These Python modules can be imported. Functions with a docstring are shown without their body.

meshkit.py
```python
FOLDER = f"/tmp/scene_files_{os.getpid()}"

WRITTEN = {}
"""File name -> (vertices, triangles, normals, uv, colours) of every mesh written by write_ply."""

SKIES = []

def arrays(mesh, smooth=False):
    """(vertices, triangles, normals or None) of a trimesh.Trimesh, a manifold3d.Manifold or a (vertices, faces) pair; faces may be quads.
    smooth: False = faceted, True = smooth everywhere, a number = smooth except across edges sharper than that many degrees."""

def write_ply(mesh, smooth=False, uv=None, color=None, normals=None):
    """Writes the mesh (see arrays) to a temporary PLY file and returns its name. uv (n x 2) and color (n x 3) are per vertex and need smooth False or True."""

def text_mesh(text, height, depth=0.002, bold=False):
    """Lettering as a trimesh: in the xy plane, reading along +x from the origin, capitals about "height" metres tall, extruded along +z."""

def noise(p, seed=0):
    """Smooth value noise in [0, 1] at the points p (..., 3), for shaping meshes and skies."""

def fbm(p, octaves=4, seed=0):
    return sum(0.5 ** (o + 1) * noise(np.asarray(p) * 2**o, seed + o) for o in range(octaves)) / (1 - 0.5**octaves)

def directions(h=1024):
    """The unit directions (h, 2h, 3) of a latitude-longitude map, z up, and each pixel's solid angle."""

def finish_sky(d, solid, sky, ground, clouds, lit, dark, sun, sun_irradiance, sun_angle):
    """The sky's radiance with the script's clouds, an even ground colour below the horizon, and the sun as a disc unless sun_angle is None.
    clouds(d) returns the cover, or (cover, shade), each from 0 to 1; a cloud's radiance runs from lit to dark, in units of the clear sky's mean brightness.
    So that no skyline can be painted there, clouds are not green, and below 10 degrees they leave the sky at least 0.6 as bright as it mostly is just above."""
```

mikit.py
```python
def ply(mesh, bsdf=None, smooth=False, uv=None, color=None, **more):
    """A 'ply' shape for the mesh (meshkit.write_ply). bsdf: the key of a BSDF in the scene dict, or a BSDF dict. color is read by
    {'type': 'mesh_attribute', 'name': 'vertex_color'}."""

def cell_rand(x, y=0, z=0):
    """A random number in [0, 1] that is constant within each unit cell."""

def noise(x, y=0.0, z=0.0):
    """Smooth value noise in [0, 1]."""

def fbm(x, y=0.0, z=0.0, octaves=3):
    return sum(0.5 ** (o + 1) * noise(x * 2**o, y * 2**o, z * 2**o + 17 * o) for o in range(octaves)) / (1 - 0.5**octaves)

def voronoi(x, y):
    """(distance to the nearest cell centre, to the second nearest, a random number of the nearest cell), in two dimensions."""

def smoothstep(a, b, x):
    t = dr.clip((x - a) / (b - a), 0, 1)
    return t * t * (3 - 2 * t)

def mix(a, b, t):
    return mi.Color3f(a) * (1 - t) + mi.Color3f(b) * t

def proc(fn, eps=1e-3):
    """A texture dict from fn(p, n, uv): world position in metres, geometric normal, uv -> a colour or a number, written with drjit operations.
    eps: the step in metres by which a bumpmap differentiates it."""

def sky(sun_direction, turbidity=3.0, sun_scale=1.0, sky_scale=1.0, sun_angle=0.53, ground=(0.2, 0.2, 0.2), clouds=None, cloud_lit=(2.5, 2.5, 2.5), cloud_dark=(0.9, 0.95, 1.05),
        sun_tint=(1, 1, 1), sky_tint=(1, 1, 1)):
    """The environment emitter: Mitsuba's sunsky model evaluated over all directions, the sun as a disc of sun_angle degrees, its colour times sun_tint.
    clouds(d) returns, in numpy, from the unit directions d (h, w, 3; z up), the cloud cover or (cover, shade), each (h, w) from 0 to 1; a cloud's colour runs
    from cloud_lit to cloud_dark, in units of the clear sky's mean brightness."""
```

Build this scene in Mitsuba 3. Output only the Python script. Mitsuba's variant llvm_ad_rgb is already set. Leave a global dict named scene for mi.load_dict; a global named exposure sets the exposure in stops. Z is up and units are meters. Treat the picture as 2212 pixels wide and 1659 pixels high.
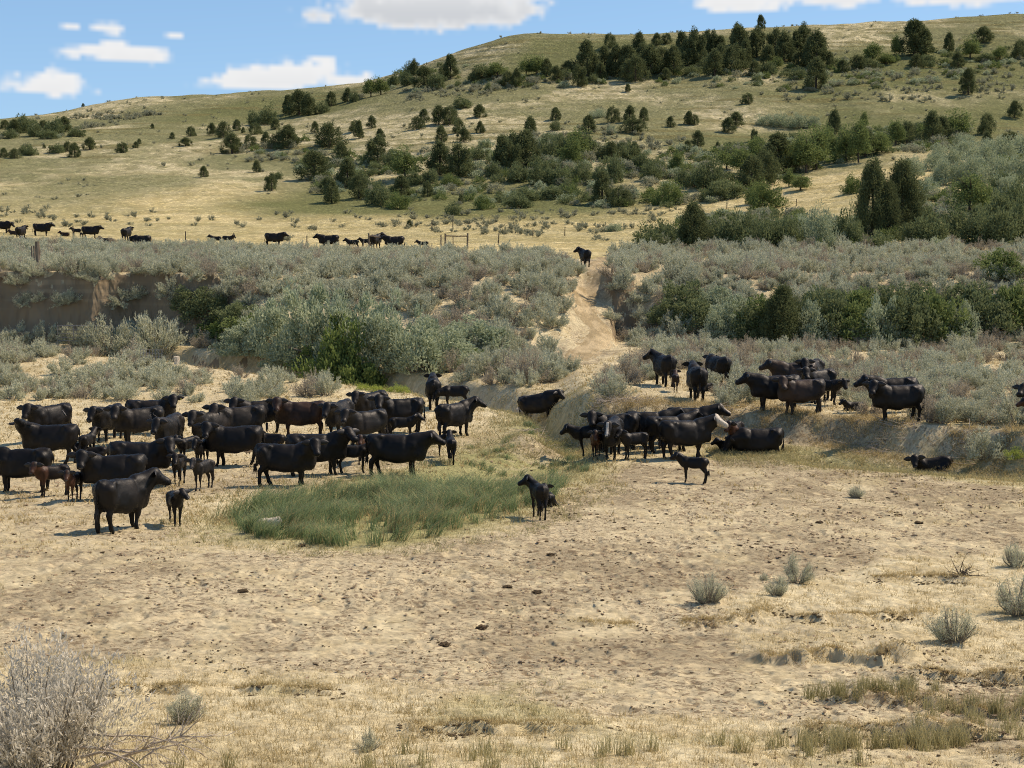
import math
import numpy as np
import trimesh
import mitsuba as mi
import drjit as dr
import meshkit
import mikit
from scipy import ndimage
from scipy.interpolate import PchipInterpolator, RectBivariateSpline
from mikit import noise, fbm, smoothstep, mix, cell_rand, voronoi

T = mi.ScalarTransform4f
scene, labels = {}, {}

#== camera, daylight, exposure
PITCH = 4.087
scene['camera'] = {'type': 'perspective', 'fov': 38.0, 'fov_axis': 'x', 'near_clip': .2, 'far_clip': 3000.0,
                   'to_world': T().look_at(origin=[0, 0, 6.3], target=[0, math.cos(math.radians(PITCH)), 6.3 - math.sin(math.radians(PITCH))], up=[0, 0, 1])}
exposure = 1.9


SUN = (.60, .22, .77)
#   azimuth from straight ahead (degrees, right +), height of the flat base, half width, thickness, slope
CUMULUS = [(-3.1, 9.62, 4.2, 1.9, .0, .75), (-14.8, 7.95, 1.9, .62, .0, .15), (-8.6, 7.2, 3.2, .80, .02, .2), (-17.3, 6.72, 1.45, .72, -.03, .15), (-15.0, 8.93, .62, .42, 0, .1), (-16.3, 8.98, .36, .28, 0, .1),
           (-7.2, 8.15, .4, .15, 0, .05), (-12.6, 8.82, .3, .14, 0, .05), (8.6, 9.95, 1.7, .75, -.06, .15), (12.0, 10.1, 2.6, .9, -.05, .2), (16.4, 9.95, 3.2, 1.1, 0, .2), (-11.3, 7.72, .35, .1, 0, 0)]


def clouds(d):
    az, el = np.degrees(np.arctan2(d[..., 0], d[..., 1])), np.degrees(np.arcsin(np.clip(d[..., 2], -1, 1)))
    cover, shade = np.zeros(az.shape), np.zeros(az.shape)
    near = (np.abs(az) < 26) & (el > 2) & (el < 18)
    a, e = az[near], el[near]
    n = meshkit.fbm(np.stack([a * .9, e * 1.5, a * 0], -1), 4, 3) - .5
    n2 = meshkit.fbm(np.stack([a * 2.6, e * 3.4, a * 0 + 5], -1), 3, 8) - .5
    cv, sh = np.zeros(a.shape), np.zeros(a.shape)
    for a0, base, hw, th, sl, dk in CUMULUS:
        x, y = (a - a0) / hw, (e - base - sl * (a - a0)) / th
        body = 1 - np.sqrt(x * x + np.where(y > .1, ((y - .1) / .95) ** 2, ((y - .1) / .28) ** 2))
        f = body + n * .95 + n2 * .75
        c = np.clip((f + .06) / .36, 0, 1) * (np.abs(x) < 1.35)
        cv = np.maximum(cv, c * c * (3 - 2 * c))
        sh = np.maximum(sh, dk * np.clip(f * 1.5, 0, 1) * np.clip(1.15 - y * 1.1, 0, 1))
    cover[near], shade[near] = cv, sh
    # the same fair-weather cumulus over the rest of the sky
    far = (el > 3) & ~(np.abs(az) < 22) | (el >= 14)
    g = d[far]
    p = g / np.maximum(g[:, 2:], .12)
    f = meshkit.fbm(np.stack([p[:, 0] * 1.3, p[:, 1] * 1.3, p[:, 0] * 0], -1), 5, 11)
    c = np.clip((f - .60) / .07, 0, 1)
    cover[far] = np.maximum(cover[far], c * c * (3 - 2 * c))
    shade[far] = np.clip((f - .66) / .2, 0, .5)
    return cover, shade


scene['sky'] = mikit.sky(SUN, turbidity=2.6, ground=(.26, .21, .13), clouds=clouds, cloud_lit=(2.5, 2.5, 2.5), cloud_dark=(1.5, 1.58, 1.7), sky_tint=(.98, 1.08, 1.13), sun_tint=(1.0, 1.0, 1.04))
labels['sky'] = {'kind': 'structure'}


UPLAND = np.array([int(s) for s in '''63 65 68 71 76 82 90 97 105 115 125 136 147 159 172 188 205 225 244 263 280 298 316 333 351 369 387 405 422 436 446 447 445 441 434 423 408 392 376 360 342 324 306 63 65 68 71 76 82 90 97 105 115 125 136 147 159 172 188 205 225 244 263 280 298 316 333 351 369 387 405 422 436 446 447 445 441 434 423 408 392 376 360 342 324 306 63 65 68 71 76 82 90 97 105 115 125 136 147 159 172 188 205 225 244 263 280 298 316 333 351 369 387 405 422 436 446 447 445 441 434 423 408 392 376 360 342 324 306 63 65 68 71 76 82 90 97 105 115 125 136 147 159 172 188 205 225 244 263 280 298 316 333 351 369 387 405 422 436 446 447 445 441 434 423 408 392 376 360 342 324 306 63 65 68 71 76 82 90 97 105 115 125 136 147 159 172 188 205 225 244 263 280 298 316 333 351 369 387 405 422 436 446 447 445 441 434 423 408 392 376 360 342 324 307 63 65 68 71 76 82 90 97 105 115 125 136 147 159 172 188 205 225 244 263 280 298 316 333 351 369 387 405 422 436 446 447 445 441 434 423 408 392 376 360 342 324 307 63 65 68 71 76 82 90 97 105 115 125 136 147 159 172 188 205 225 244 263 280 298 316 333 351 369 387 405 422 436 446 447 445 441 434 423 408 393 377 362 346 330 315 63 65 68 71 76 82 90 97 105 115 125 136 147 159 172 188 205 225 244 263 280 298 316 333 351 369 387 405 422 436 446 447 445 441 434 423 411 397 383 375 371 367 364 63 65 68 71 76 82 90 97 105 115 125 136 147 159 172 188 205 225 244 263 280 298 316 333 351 369 387 405 422 436 446 447 445 443 438 429 426 426 425 423 421 418 415 63 65 68 71 76 82 90 97 105 115 125 136 147 159 172 188 205 225 244 263 280 298 316 333 351 369 387 405 422 436 446 449 450 456 461 464 468 472 473 473 472 470 468 63 65 68 71 76 82 90 97 105 115 125 136 147 159 172 188 205 225 244 263 280 298 316 333 351 369 387 405 422 436 448 458 471 484 493 501 510 516 519 521 520 518 513 63 65 68 71 76 82 90 97 105 115 125 136 147 159 172 188 205 225 244 263 280 298 316 333 351 369 386 403 420 436 452 469 487 505 520 533 546 552 555 556 554 546 537 63 65 68 71 76 82 90 97 105 115 125 136 147 159 172 188 205 224 244 262 280 298 316 333 351 368 385 403 421 439 458 479 500 521 540 557 570 574 575 573 568 559 548 63 65 68 71 76 82 90 97 105 115 125 136 147 159 172 188 205 224 243 262 280 297 315 333 350 368 386 405 424 444 465 486 509 532 553 570 583 585 584 582 576 566 555 63 65 68 71 76 82 90 97 105 115 125 136 147 159 172 187 204 222 241 260 278 296 314 332 350 368 387 407 427 447 468 490 515 539 561 579 591 593 592 589 583 573 562 63 65 68 71 76 82 90 97 105 115 125 136 147 158 170 186 203 221 240 259 277 295 313 332 350 369 389 409 429 450 471 494 520 546 569 587 599 601 599 596 590 580 568 63 65 68 71 76 82 90 97 105 114 124 134 144 156 170 185 202 220 238 256 275 293 312 332 352 372 392 413 433 455 477 502 528 554 577 594 606 608 606 603 597 587 576 63 65 68 71 76 82 89 96 104 112 121 132 143 155 169 185 201 218 236 254 273 293 314 335 357 379 401 423 445 467 491 515 539 564 587 605 617 619 618 615 609 599 588 63 65 68 71 76 82 89 95 102 110 120 130 141 154 168 184 200 218 237 256 277 299 322 345 368 391 415 438 462 486 510 534 558 584 609 628 640 643 643 641 635 625 615 63 65 67 71 75 81 88 94 101 109 119 129 141 153 167 183 201 221 241 263 285 309 333 357 382 407 433 458 484 509 536 564 593 623 653 672 681 683 681 678 671 660 648 62 64 67 70 75 81 88 94 100 109 118 128 140 152 167 185 205 227 250 272 296 320 344 369 395 421 448 475 503 532 563 597 632 668 698 715 720 720 717 712 703 690 678 61 63 66 70 74 80 87 94 101 109 118 129 140 154 169 186 207 229 252 276 301 326 351 376 402 429 456 485 515 548 586 625 667 708 735 748 750 748 744 738 727 713 699 59 62 65 69 74 80 88 95 103 111 120 131 142 156 171 190 211 232 255 278 301 326 351 377 403 431 459 489 521 556 594 633 676 716 742 754 756 753 749 743 731 717 704 59 61 65 69 75 83 91 102 111 119 128 138 149 162 177 195 216 237 258 279 302 325 350 376 403 431 461 492 525 560 598 636 678 717 743 755 756 753 750 743 731 717 704 59 61 65 69 76 84 94 107 119 131 143 155 166 177 191 206 224 242 261 281 302 325 350 376 404 434 466 498 531 566 601 639 680 718 743 755 756 754 750 743 732 717 704 59 61 65 70 76 84 95 109 123 137 153 169 184 199 212 225 238 253 269 286 305 326 351 378 407 439 472 506 539 572 607 644 685 723 749 762 763 760 755 747 736 721 707 59 61 65 70 76 84 95 109 124 139 155 172 189 205 220 234 249 264 280 296 313 332 355 380 408 439 473 508 543 578 612 649 690 729 758 773 776 773 768 760 749 733 719 59 61 65 70 76 84 95 109 124 139 156 172 189 206 222 238 254 270 286 302 319 338 359 383 409 439 473 509 545 582 618 654 694 733 764 781 787 785 780 774 763 749 734 59 61 65 70 76 84 95 109 124 139 156 172 189 206 222 238 254 271 288 305 323 342 364 387 413 441 474 510 546 584 622 659 698 736 767 786 794 793 789 783 774 760 746 59 61 65 70 76 84 95 109 124 139 156 172 189 206 222 238 255 271 288 306 324 344 366 391 417 446 478 512 548 585 623 660 700 739 770 791 801 800 797 791 782 769 756 59 61 65 70 76 84 95 109 124 139 156 172 189 206 222 238 255 271 288 306 324 344 367 392 418 448 480 514 549 585 623 661 703 743 776 797 807 807 803 798 790 777 764 59 61 65 70 76 84 95 109 124 139 156 172 189 206 222 238 255 271 288 306 324 344 367 392 419 448 480 514 549 585 623 662 705 747 782 804 815 814 810 805 797 784 771 59 61 65 70 76 84 95 109 124 139 156 172 189 206 222 238 255 271 288 306 324 344 367 392 419 448 480 514 549 585 623 662 707 751 788 811 821 821 817 812 803 791 778 59 61 65 70 76 84 95 109 124 139 156 172 189 206 222 238 255 271 288 306 324 344 367 392 419 448 480 514 549 585 623 663 708 754 792 816 826 826 823 817 809 797 784 59 61 65 70 76 84 95 109 124 139 156 172 189 206 222 238 255 271 288 306 324 344 367 392 419 448 480 514 549 585 623 663 709 756 795 820 830 831 827 822 814 802 789 59 61 65 70 76 84 95 109 124 139 156 172 189 206 222 238 255 271 288 306 324 344 367 392 419 448 480 514 549 585 623 663 709 756 796 821 833 833 830 826 818 806 793 59 61 65 70 76 84 95 109 124 139 156 172 189 206 222 238 255 271 288 306 324 344 367 392 419 448 480 514 549 585 623 663 709 756 796 821 833 834 831 827 820 809 796 59 61 65 70 76 84 95 109 124 139 156 172 189 206 222 238 255 271 288 306 324 344 367 392 419 448 480 514 549 585 623 663 709 756 796 821 833 834 832 828 821 810 797 59 61 65 70 76 84 95 109 124 139 156 172 189 206 222 238 255 271 288 306 324 344 367 392 419 448 480 514 549 585 623 663 709 756 796 821 833 834 832 828 821 810 798 59 61 65 70 76 84 95 109 124 139 156 172 189 206 222 238 255 271 288 306 324 344 367 392 419 448 480 514 549 585 623 663 709 756 796 821 833 834 832 828 821 810 798 59 61 65 70 76 84 95 109 124 139 156 172 189 206 222 238 255 271 288 306 324 344 367 392 419 448 480 514 549 585 623 663 709 756 796 821 833 834 832 828 821 810 798 59 61 65 70 76 84 95 109 124 139 156 172 189 206 222 238 255 271 288 306 324 344 367 392 419 448 480 514 549 585 623 663 709 756 796 821 833 834 832 828 821 810 798 59 61 65 70 76 84 95 109 124 139 156 172 189 206 222 238 255 271 288 306 324 344 367 392 419 448 480 514 549 585 623 663 709 756 796 821 833 834 832 828 821 810 798'''.split()]).reshape(43, 43) / 10.0


TREES_J = '''-121.2,358.5,2.2,2.8 -111.8,336.8,3.1,3.1 -114.8,367.4,2.3,2.9 -101.1,338.3,3.2,3.7 -123.0,430.9,1.1,0.8 -96.4,290.3,2.0,2.0 -98.9,291.5,1.8,1.8 -95.7,306.8,0.8,0.7 -89.2,300.7,2.1,1.9 -85.6,293.0,2.7,2.7 -85.7,303.9,2.4,2.5 -77.3,297.9,2.1,2.1 -76.5,304.9,1.3,1.2 -77.4,311.4,1.1,1.0 -82.8,345.5,1.2,0.8 -73.8,325.8,1.4,1.2 -66.9,307.1,1.7,2.6 -70.9,330.8,2.3,2.1 -52.4,254.4,1.8,1.8 -66.2,330.8,2.6,2.1 -62.0,321.9,3.5,3.0 -59.5,332.0,1.3,1.0 -62.1,338.7,2.4,2.1 -56.0,325.7,2.6,2.8 -53.2,337.8,2.4,2.1 -56.0,299.2,3.7,4.2 -53.7,306.0,2.8,2.4 -50.6,307.8,2.7,2.2 -45.1,301.0,4.2,4.7 -47.1,303.0,3.3,2.8 -52.6,370.2,5.8,5.2 -55.8,374.7,4.7,3.5 -50.0,367.9,5.2,3.4 -45.7,379.4,3.5,3.0 -43.0,327.3,2.4,1.9 -36.6,299.6,4.9,5.6 -32.2,283.1,3.5,3.0 -31.6,309.6,3.7,1.9 -33.4,320.2,2.5,2.5 -30.3,324.1,2.6,2.1 -26.3,298.5,2.9,1.7 -24.4,271.9,5.1,3.8 -33.8,255.2,4.7,5.2 -27.2,247.1,4.4,3.7 -23.7,231.2,3.9,3.2 -27.5,227.4,3.7,2.5 -29.6,238.8,2.6,2.2 -38.8,241.4,2.8,2.0 -45.2,264.8,2.1,1.4 -12.0,249.3,5.2,4.3 -8.9,247.5,5.3,3.9 -13.2,233.2,2.3,2.0 -17.3,233.8,3.1,3.1 -20.0,314.7,2.8,2.4 -19.0,323.5,2.8,2.3 -15.5,318.0,3.8,3.5 -13.3,317.3,3.9,4.0 -13.9,294.4,3.1,2.7 -9.4,293.3,2.6,2.7 -10.7,304.4,2.8,2.4 -6.4,302.8,2.3,1.7 -7.1,325.7,2.7,3.0 -26.1,401.6,4.1,2.5 -22.2,378.1,5.0,5.3 -15.8,385.6,6.0,4.0 -17.6,384.3,3.8,3.0 -41.8,381.5,3.3,2.4 -1.6,252.2,5.9,3.5 -0.5,251.2,5.1,3.5 -7.7,225.5,1.4,0.9 -13.0,189.3,0.9,0.9 -1.0,365.7,3.4,3.4 2.4,257.0,6.0,5.6 3.6,294.8,4.0,3.0 0.2,259.0,5.6,3.6 9.3,318.9,2.6,2.6 15.3,299.7,3.3,3.1 20.7,311.8,3.3,2.7 24.4,310.7,3.3,2.9 27.3,310.5,2.7,2.2 23.9,298.0,2.9,4.0 32.1,304.1,2.1,1.7 36.1,306.0,2.8,1.7 37.3,306.4,2.1,2.1 43.1,298.9,2.9,2.8 46.1,308.4,2.8,3.4 52.0,330.3,2.4,2.4 35.2,283.7,2.8,2.7 32.8,280.0,1.6,1.6 46.6,289.3,2.5,1.3 38.3,278.9,1.6,1.1 27.2,353.0,1.9,1.4 41.0,282.5,1.3,1.0 1.1,363.6,4.1,3.2 10.7,364.5,3.6,3.4 15.8,359.8,5.0,3.4 18.6,372.1,8.1,5.8 21.8,368.6,3.8,3.4 25.7,398.7,3.8,3.1 25.7,371.7,6.9,5.2 28.4,369.5,7.5,5.2 29.9,363.4,6.3,5.1 33.2,393.3,5.5,3.7 34.1,369.3,6.8,6.3 37.1,370.8,6.3,5.2 37.3,364.7,2.8,2.4 39.8,369.3,6.4,5.2 41.6,403.5,2.8,2.5 38.5,401.2,3.2,3.1 43.9,388.6,6.5,3.6 46.0,378.9,8.8,4.7 44.2,378.0,6.5,4.1 49.3,365.4,5.9,4.9 52.6,393.4,5.5,2.8 51.3,394.9,4.9,3.1 54.4,393.2,4.3,3.1 54.5,369.5,6.4,5.8 59.5,397.3,5.6,3.7 58.0,383.1,8.3,5.4 62.6,384.4,7.2,4.8 58.8,364.3,3.3,2.9 68.4,414.5,4.4,2.2 67.3,384.1,6.7,4.2 68.4,377.4,7.2,4.7 72.8,383.8,6.0,4.2 74.8,385.8,7.1,4.2 70.8,371.6,3.4,3.5 75.1,370.4,8.0,6.3 74.0,373.2,5.8,4.6 78.0,369.1,3.6,2.3 70.2,346.4,6.6,5.6 84.3,368.0,3.3,3.4 80.1,364.5,2.8,2.8 101.1,377.2,8.9,6.5 103.3,378.8,7.1,4.7 111.9,385.3,4.7,3.0 122.8,392.0,4.0,5.1 98.8,367.3,3.2,3.4 108.9,367.2,3.5,3.5 102.3,336.6,5.9,3.1 126.9,375.3,4.4,4.1 8.6,372.2,4.1,2.9 13.7,371.4,3.5,3.5 51.9,373.3,5.8,3.5 58.0,373.5,6.4,3.5 63.6,372.8,5.2,3.5 32.7,376.3,5.9,4.1 23.0,374.2,6.4,4.1 42.1,236.8,6.6,4.8 38.5,228.3,5.3,4.3 35.8,222.8,4.9,4.2 59.1,250.2,4.7,3.5 71.4,270.8,4.2,3.4 76.5,272.4,5.5,4.2 79.4,276.8,4.7,3.4 90.1,284.2,3.9,3.1 82.0,258.5,3.1,2.0 104.7,312.4,3.3,2.9 88.8,266.3,2.5,2.9 63.2,293.8,4.6,2.7 13.2,218.7,4.9,3.1 15.4,216.3,2.8,3.0 21.9,267.6,2.9,2.5 17.5,263.7,3.3,2.9 17.2,141.2,3.8,3.1 35.5,146.7,6.4,3.4 38.8,148.0,6.2,3.9 36.9,146.2,4.6,2.5 41.8,149.7,2.3,1.6 47.0,150.9,2.1,1.6'''
TREES_D = '''-111.4,342.0,4.3,4.3 -105.3,331.0,3.6,3.6 -101.2,331.1,3.6,4.6 -109.9,328.1,2.0,3.6 -100.6,324.9,2.0,4.6 -96.2,329.8,2.1,4.1 -96.4,296.5,2.1,3.2 -95.0,295.5,2.0,2.8 -90.6,297.8,1.9,3.7 -58.2,354.1,4.4,5.5 -61.2,355.7,3.3,3.3 -46.7,368.6,2.9,4.0 -40.2,257.0,1.4,1.6 -19.7,222.1,3.5,3.8 -5.6,359.4,2.2,2.2 -27.3,401.9,3.9,4.4 -18.6,374.9,4.1,4.7 -31.1,394.7,3.1,3.7 -26.9,387.1,3.6,4.2 -39.7,378.4,2.9,2.9 -3.1,246.1,2.7,3.1 -21.7,268.9,2.9,3.3 -15.9,243.4,2.3,3.4 -25.0,248.1,2.3,2.7 -13.3,243.9,2.3,3.0 -6.3,270.4,2.5,3.8 -11.1,338.4,2.6,4.7 -8.1,207.8,1.9,2.3 -7.1,377.0,3.5,6.5 -9.4,376.9,2.9,3.5 8.7,304.6,2.2,2.4 68.4,358.5,2.8,4.5 102.4,370.2,2.3,4.0 12.4,367.9,2.3,4.0 19.6,363.8,2.3,3.4 44.2,368.4,2.3,5.2 62.4,365.7,2.8,4.6 87.4,369.3,2.3,5.2 117.3,372.3,2.3,5.2 47.5,371.9,3.5,3.5 16.6,241.0,4.5,3.0 21.4,266.0,3.3,4.6 30.1,229.0,4.6,5.3 28.4,232.4,2.9,4.0 31.2,216.7,2.7,5.7 29.1,216.1,2.4,4.0 26.9,235.1,2.6,2.9 22.5,242.3,3.4,3.8 21.7,251.3,3.1,3.5 24.2,252.5,2.4,3.1 14.0,238.9,3.3,3.0 11.2,241.7,3.4,3.8 7.4,239.3,3.0,4.1 4.5,239.9,3.4,4.1 1.1,243.2,3.0,4.2 2.1,225.8,2.1,4.6 6.3,227.1,2.1,4.2 8.6,231.7,2.2,3.2 1.0,215.8,2.0,4.4 6.1,264.9,4.9,4.5 8.7,266.9,4.6,3.7 4.6,248.4,3.1,3.5 13.9,273.4,3.4,3.4 16.9,266.4,3.3,4.1 19.7,272.1,2.5,3.4 13.2,141.9,2.2,3.5 16.0,150.0,2.1,1.9 15.4,154.9,2.2,2.9 20.0,146.5,2.7,2.5 20.5,140.5,3.1,3.3 22.2,141.6,3.1,2.9 23.4,137.4,3.2,3.2 25.6,138.7,3.0,3.0 30.6,138.2,3.4,2.8 31.3,136.5,2.5,2.5 32.7,133.6,1.7,3.1 38.2,140.0,2.4,3.3 39.9,139.7,2.8,3.3 42.9,143.4,2.9,3.8 44.3,140.9,3.1,3.7 45.5,138.5,3.2,3.7 47.5,139.9,4.1,2.6 52.2,158.9,3.0,3.7 57.3,168.2,3.9,3.4 60.5,184.4,3.2,3.4 56.0,175.5,2.5,3.3'''
TREES_T = '''-35.9,381.5,5.0,4.2 -33.4,382.3,4.8,4.2 -17.7,248.1,5.4,5.0 -3.6,374.8,4.1,5.3 6.3,373.1,5.3,5.2 3.5,374.1,4.7,4.1 89.3,372.4,5.3,4.4 96.4,377.8,5.6,2.6 114.6,375.8,5.4,5.0 121.1,373.4,3.7,3.3 92.4,371.0,2.9,4.0 64.8,369.9,2.9,3.5 43.5,238.7,5.6,4.1 42.7,261.0,4.5,3.3 36.4,253.6,3.9,4.3 37.3,244.0,4.2,3.8 48.8,239.2,7.4,4.1 46.5,236.2,6.3,4.4 46.2,241.0,5.6,3.8 54.6,252.4,4.3,3.9 55.1,246.3,5.8,3.8 56.4,243.3,7.6,3.4 52.6,252.4,6.7,3.9 61.2,250.9,3.5,3.5 62.6,253.5,3.9,3.2 68.5,267.3,5.0,3.3 83.1,280.5,5.2,5.2 69.9,298.2,3.9,1.7 11.9,266.8,5.8,4.6 9.9,256.9,4.8,3.6 27.4,248.4,3.9,2.3 41.4,214.1,2.5,3.0 40.8,220.0,2.7,2.4 51.4,167.0,4.9,3.9'''
TREES_G = '''-16.7,219.1,2.4,3.8 -10.0,241.3,1.9,3.4 -4.1,215.5,2.0,3.0 22.7,215.8,3.4,4.4 33.7,196.3,3.4,4.6 34.1,207.8,2.9,3.2 45.4,199.6,2.4,2.8'''
TREES_S = '''27.7,140.8,2.8,2.6 28.4,135.6,3.6,3.2 68.5,241.1,2.3,2.3 57.2,212.7,3.0,3.6 63.0,223.9,2.8,3.8 67.1,228.7,3.2,4.3 73.1,240.3,3.4,4.5 71.8,226.8,3.5,4.6 79.9,242.9,3.8,4.9 84.6,249.1,3.9,4.7 57.4,197.4,3.4,4.3 60.8,196.7,4.0,4.6 65.0,199.4,3.7,4.7 66.6,196.8,4.0,4.3 51.9,186.3,2.3,3.2 60.8,182.1,3.1,4.0 79.4,262.4,2.5,3.7 81.0,254.9,2.4,3.6 52.8,311.5,2.4,4.8 55.7,309.1,2.9,5.3 59.0,308.6,2.9,5.3 61.9,308.7,2.4,3.8 18.3,320.1,2.0,4.0 19.6,296.3,1.7,2.3 12.2,179.1,1.1,2.5'''
BARE = [(-12.7, 34.6), (-6.7, 34.0), (-3.2, 33.7), (-0.5, 36.6), (1.9, 45.8), (4.7, 50.7), (10.5, 52.3), (16.1, 44.8), (12.5, 34.5), (6.8, 31.1), (4.1, 28.4), (4.4, 23.5), (7.5, 20.6), (5.7, 15.6), (3.4, 18.2), (0.9, 18.8), (-2.1, 21.7), (-4.9, 22.7), (-8.4, 22.7)]
RUSH = [(-7.8, 39.7), (-7.3, 42.9), (-5.4, 46.7), (-3.2, 49.7), (-1.6, 52.9), (0.2, 56.9), (1.5, 65.2), (2.5, 58.5), (2.4, 49.8), (1.7, 44.7), (1.0, 42.3), (0.3, 39.8), (-1.2, 36.7), (-2.5, 35.2), (-4.0, 34.6), (-5.6, 35.5), (-6.6, 36.0)]
LEFTDIRT = [(-18.5, 50.6), (-13.0, 51.5), (-6.6, 51.7), (-1.8, 54.3), (-1.7, 50.7), (-5.7, 44.8), (-8.4, 42.8), (-7.3, 34.7), (-12.7, 34.6)]
GREEN1 = [(-34.7, 221.6), (-32.0, 249.1), (-7.9, 240.3), (14.5, 241.0), (25.5, 220.5), (13.7, 207.0), (-13.0, 204.3), (-29.2, 207.1)]
GREEN2 = [(-12.5, 382.5), (5.5, 406.4), (43.1, 408.4), (74.7, 409.7), (71.7, 379.8), (45.4, 375.1), (16.2, 366.7), (-2.9, 366.5)]
GREEN3 = [(69.4, 380.1), (136.3, 387.9), (119.7, 339.8), (67.0, 337.9)]
GREEN4 = [(33.7, 292.1), (68.5, 320.3), (117.1, 332.4), (108.4, 307.5), (62.2, 253.9), (40.3, 264.3), (33.5, 275.5)]
GREEN5 = [(-91.1, 381.0), (-68.4, 407.0), (-45.3, 402.4), (-39.2, 367.5), (-67.4, 361.0), (-82.7, 354.8)]
GOLDRIDGE = [(39.2, 213.1), (55.9, 228.0), (77.0, 258.8), (74.7, 241.1), (51.7, 195.8), (36.4, 191.7), (29.2, 208.0), (22.6, 212.1), (25.0, 216.0)]
TRACK = [(2.7, 79.2), (4.0, 84.4), (5.3, 88.3), (5.3, 91.7), (4.7, 93.8), (4.7, 96.3), (5.2, 100.2), (5.7, 102.3), (6.0, 104.6), (7.1, 118.3), (8.1, 130.9)]
TRACK_LOW = [(7.4, 80.8), (6.6, 87.0), (5.7, 89.3)]
SAGE_SLOPE = [(-29.0, 78.5), (-54.7, 148.8), (-36.7, 146.8), (-17.6, 140.0), (-4.4, 133.3), (3.7, 128.2), (4.4, 105.4), (3.7, 97.1), (1.2, 89.2), (2.2, 85.0), (2.9, 75.8), (1.0, 72.6), (-2.6, 79.0), (-5.7, 89.2), (-15.8, 93.2), (-16.0, 87.3), (-19.9, 90.4)]
SAGE_RIM = [(-37.2, 101.0), (-50.4, 137.1), (-34.0, 135.9), (-15.9, 126.1), (-11.7, 92.6), (-15.8, 93.2), (-18.5, 95.4), (-24.4, 97.5)]
SAGE_MID = [(-15.8, 93.2), (-11.9, 94.5), (-5.9, 92.6), (-1.3, 91.5), (2.6, 100.0), (3.9, 102.5), (3.4, 94.9), (0.7, 89.7), (1.9, 83.9), (2.9, 75.8), (1.2, 70.8), (-1.5, 73.6), (-3.8, 79.1), (-5.7, 88.7), (-11.5, 91.0)]
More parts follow.
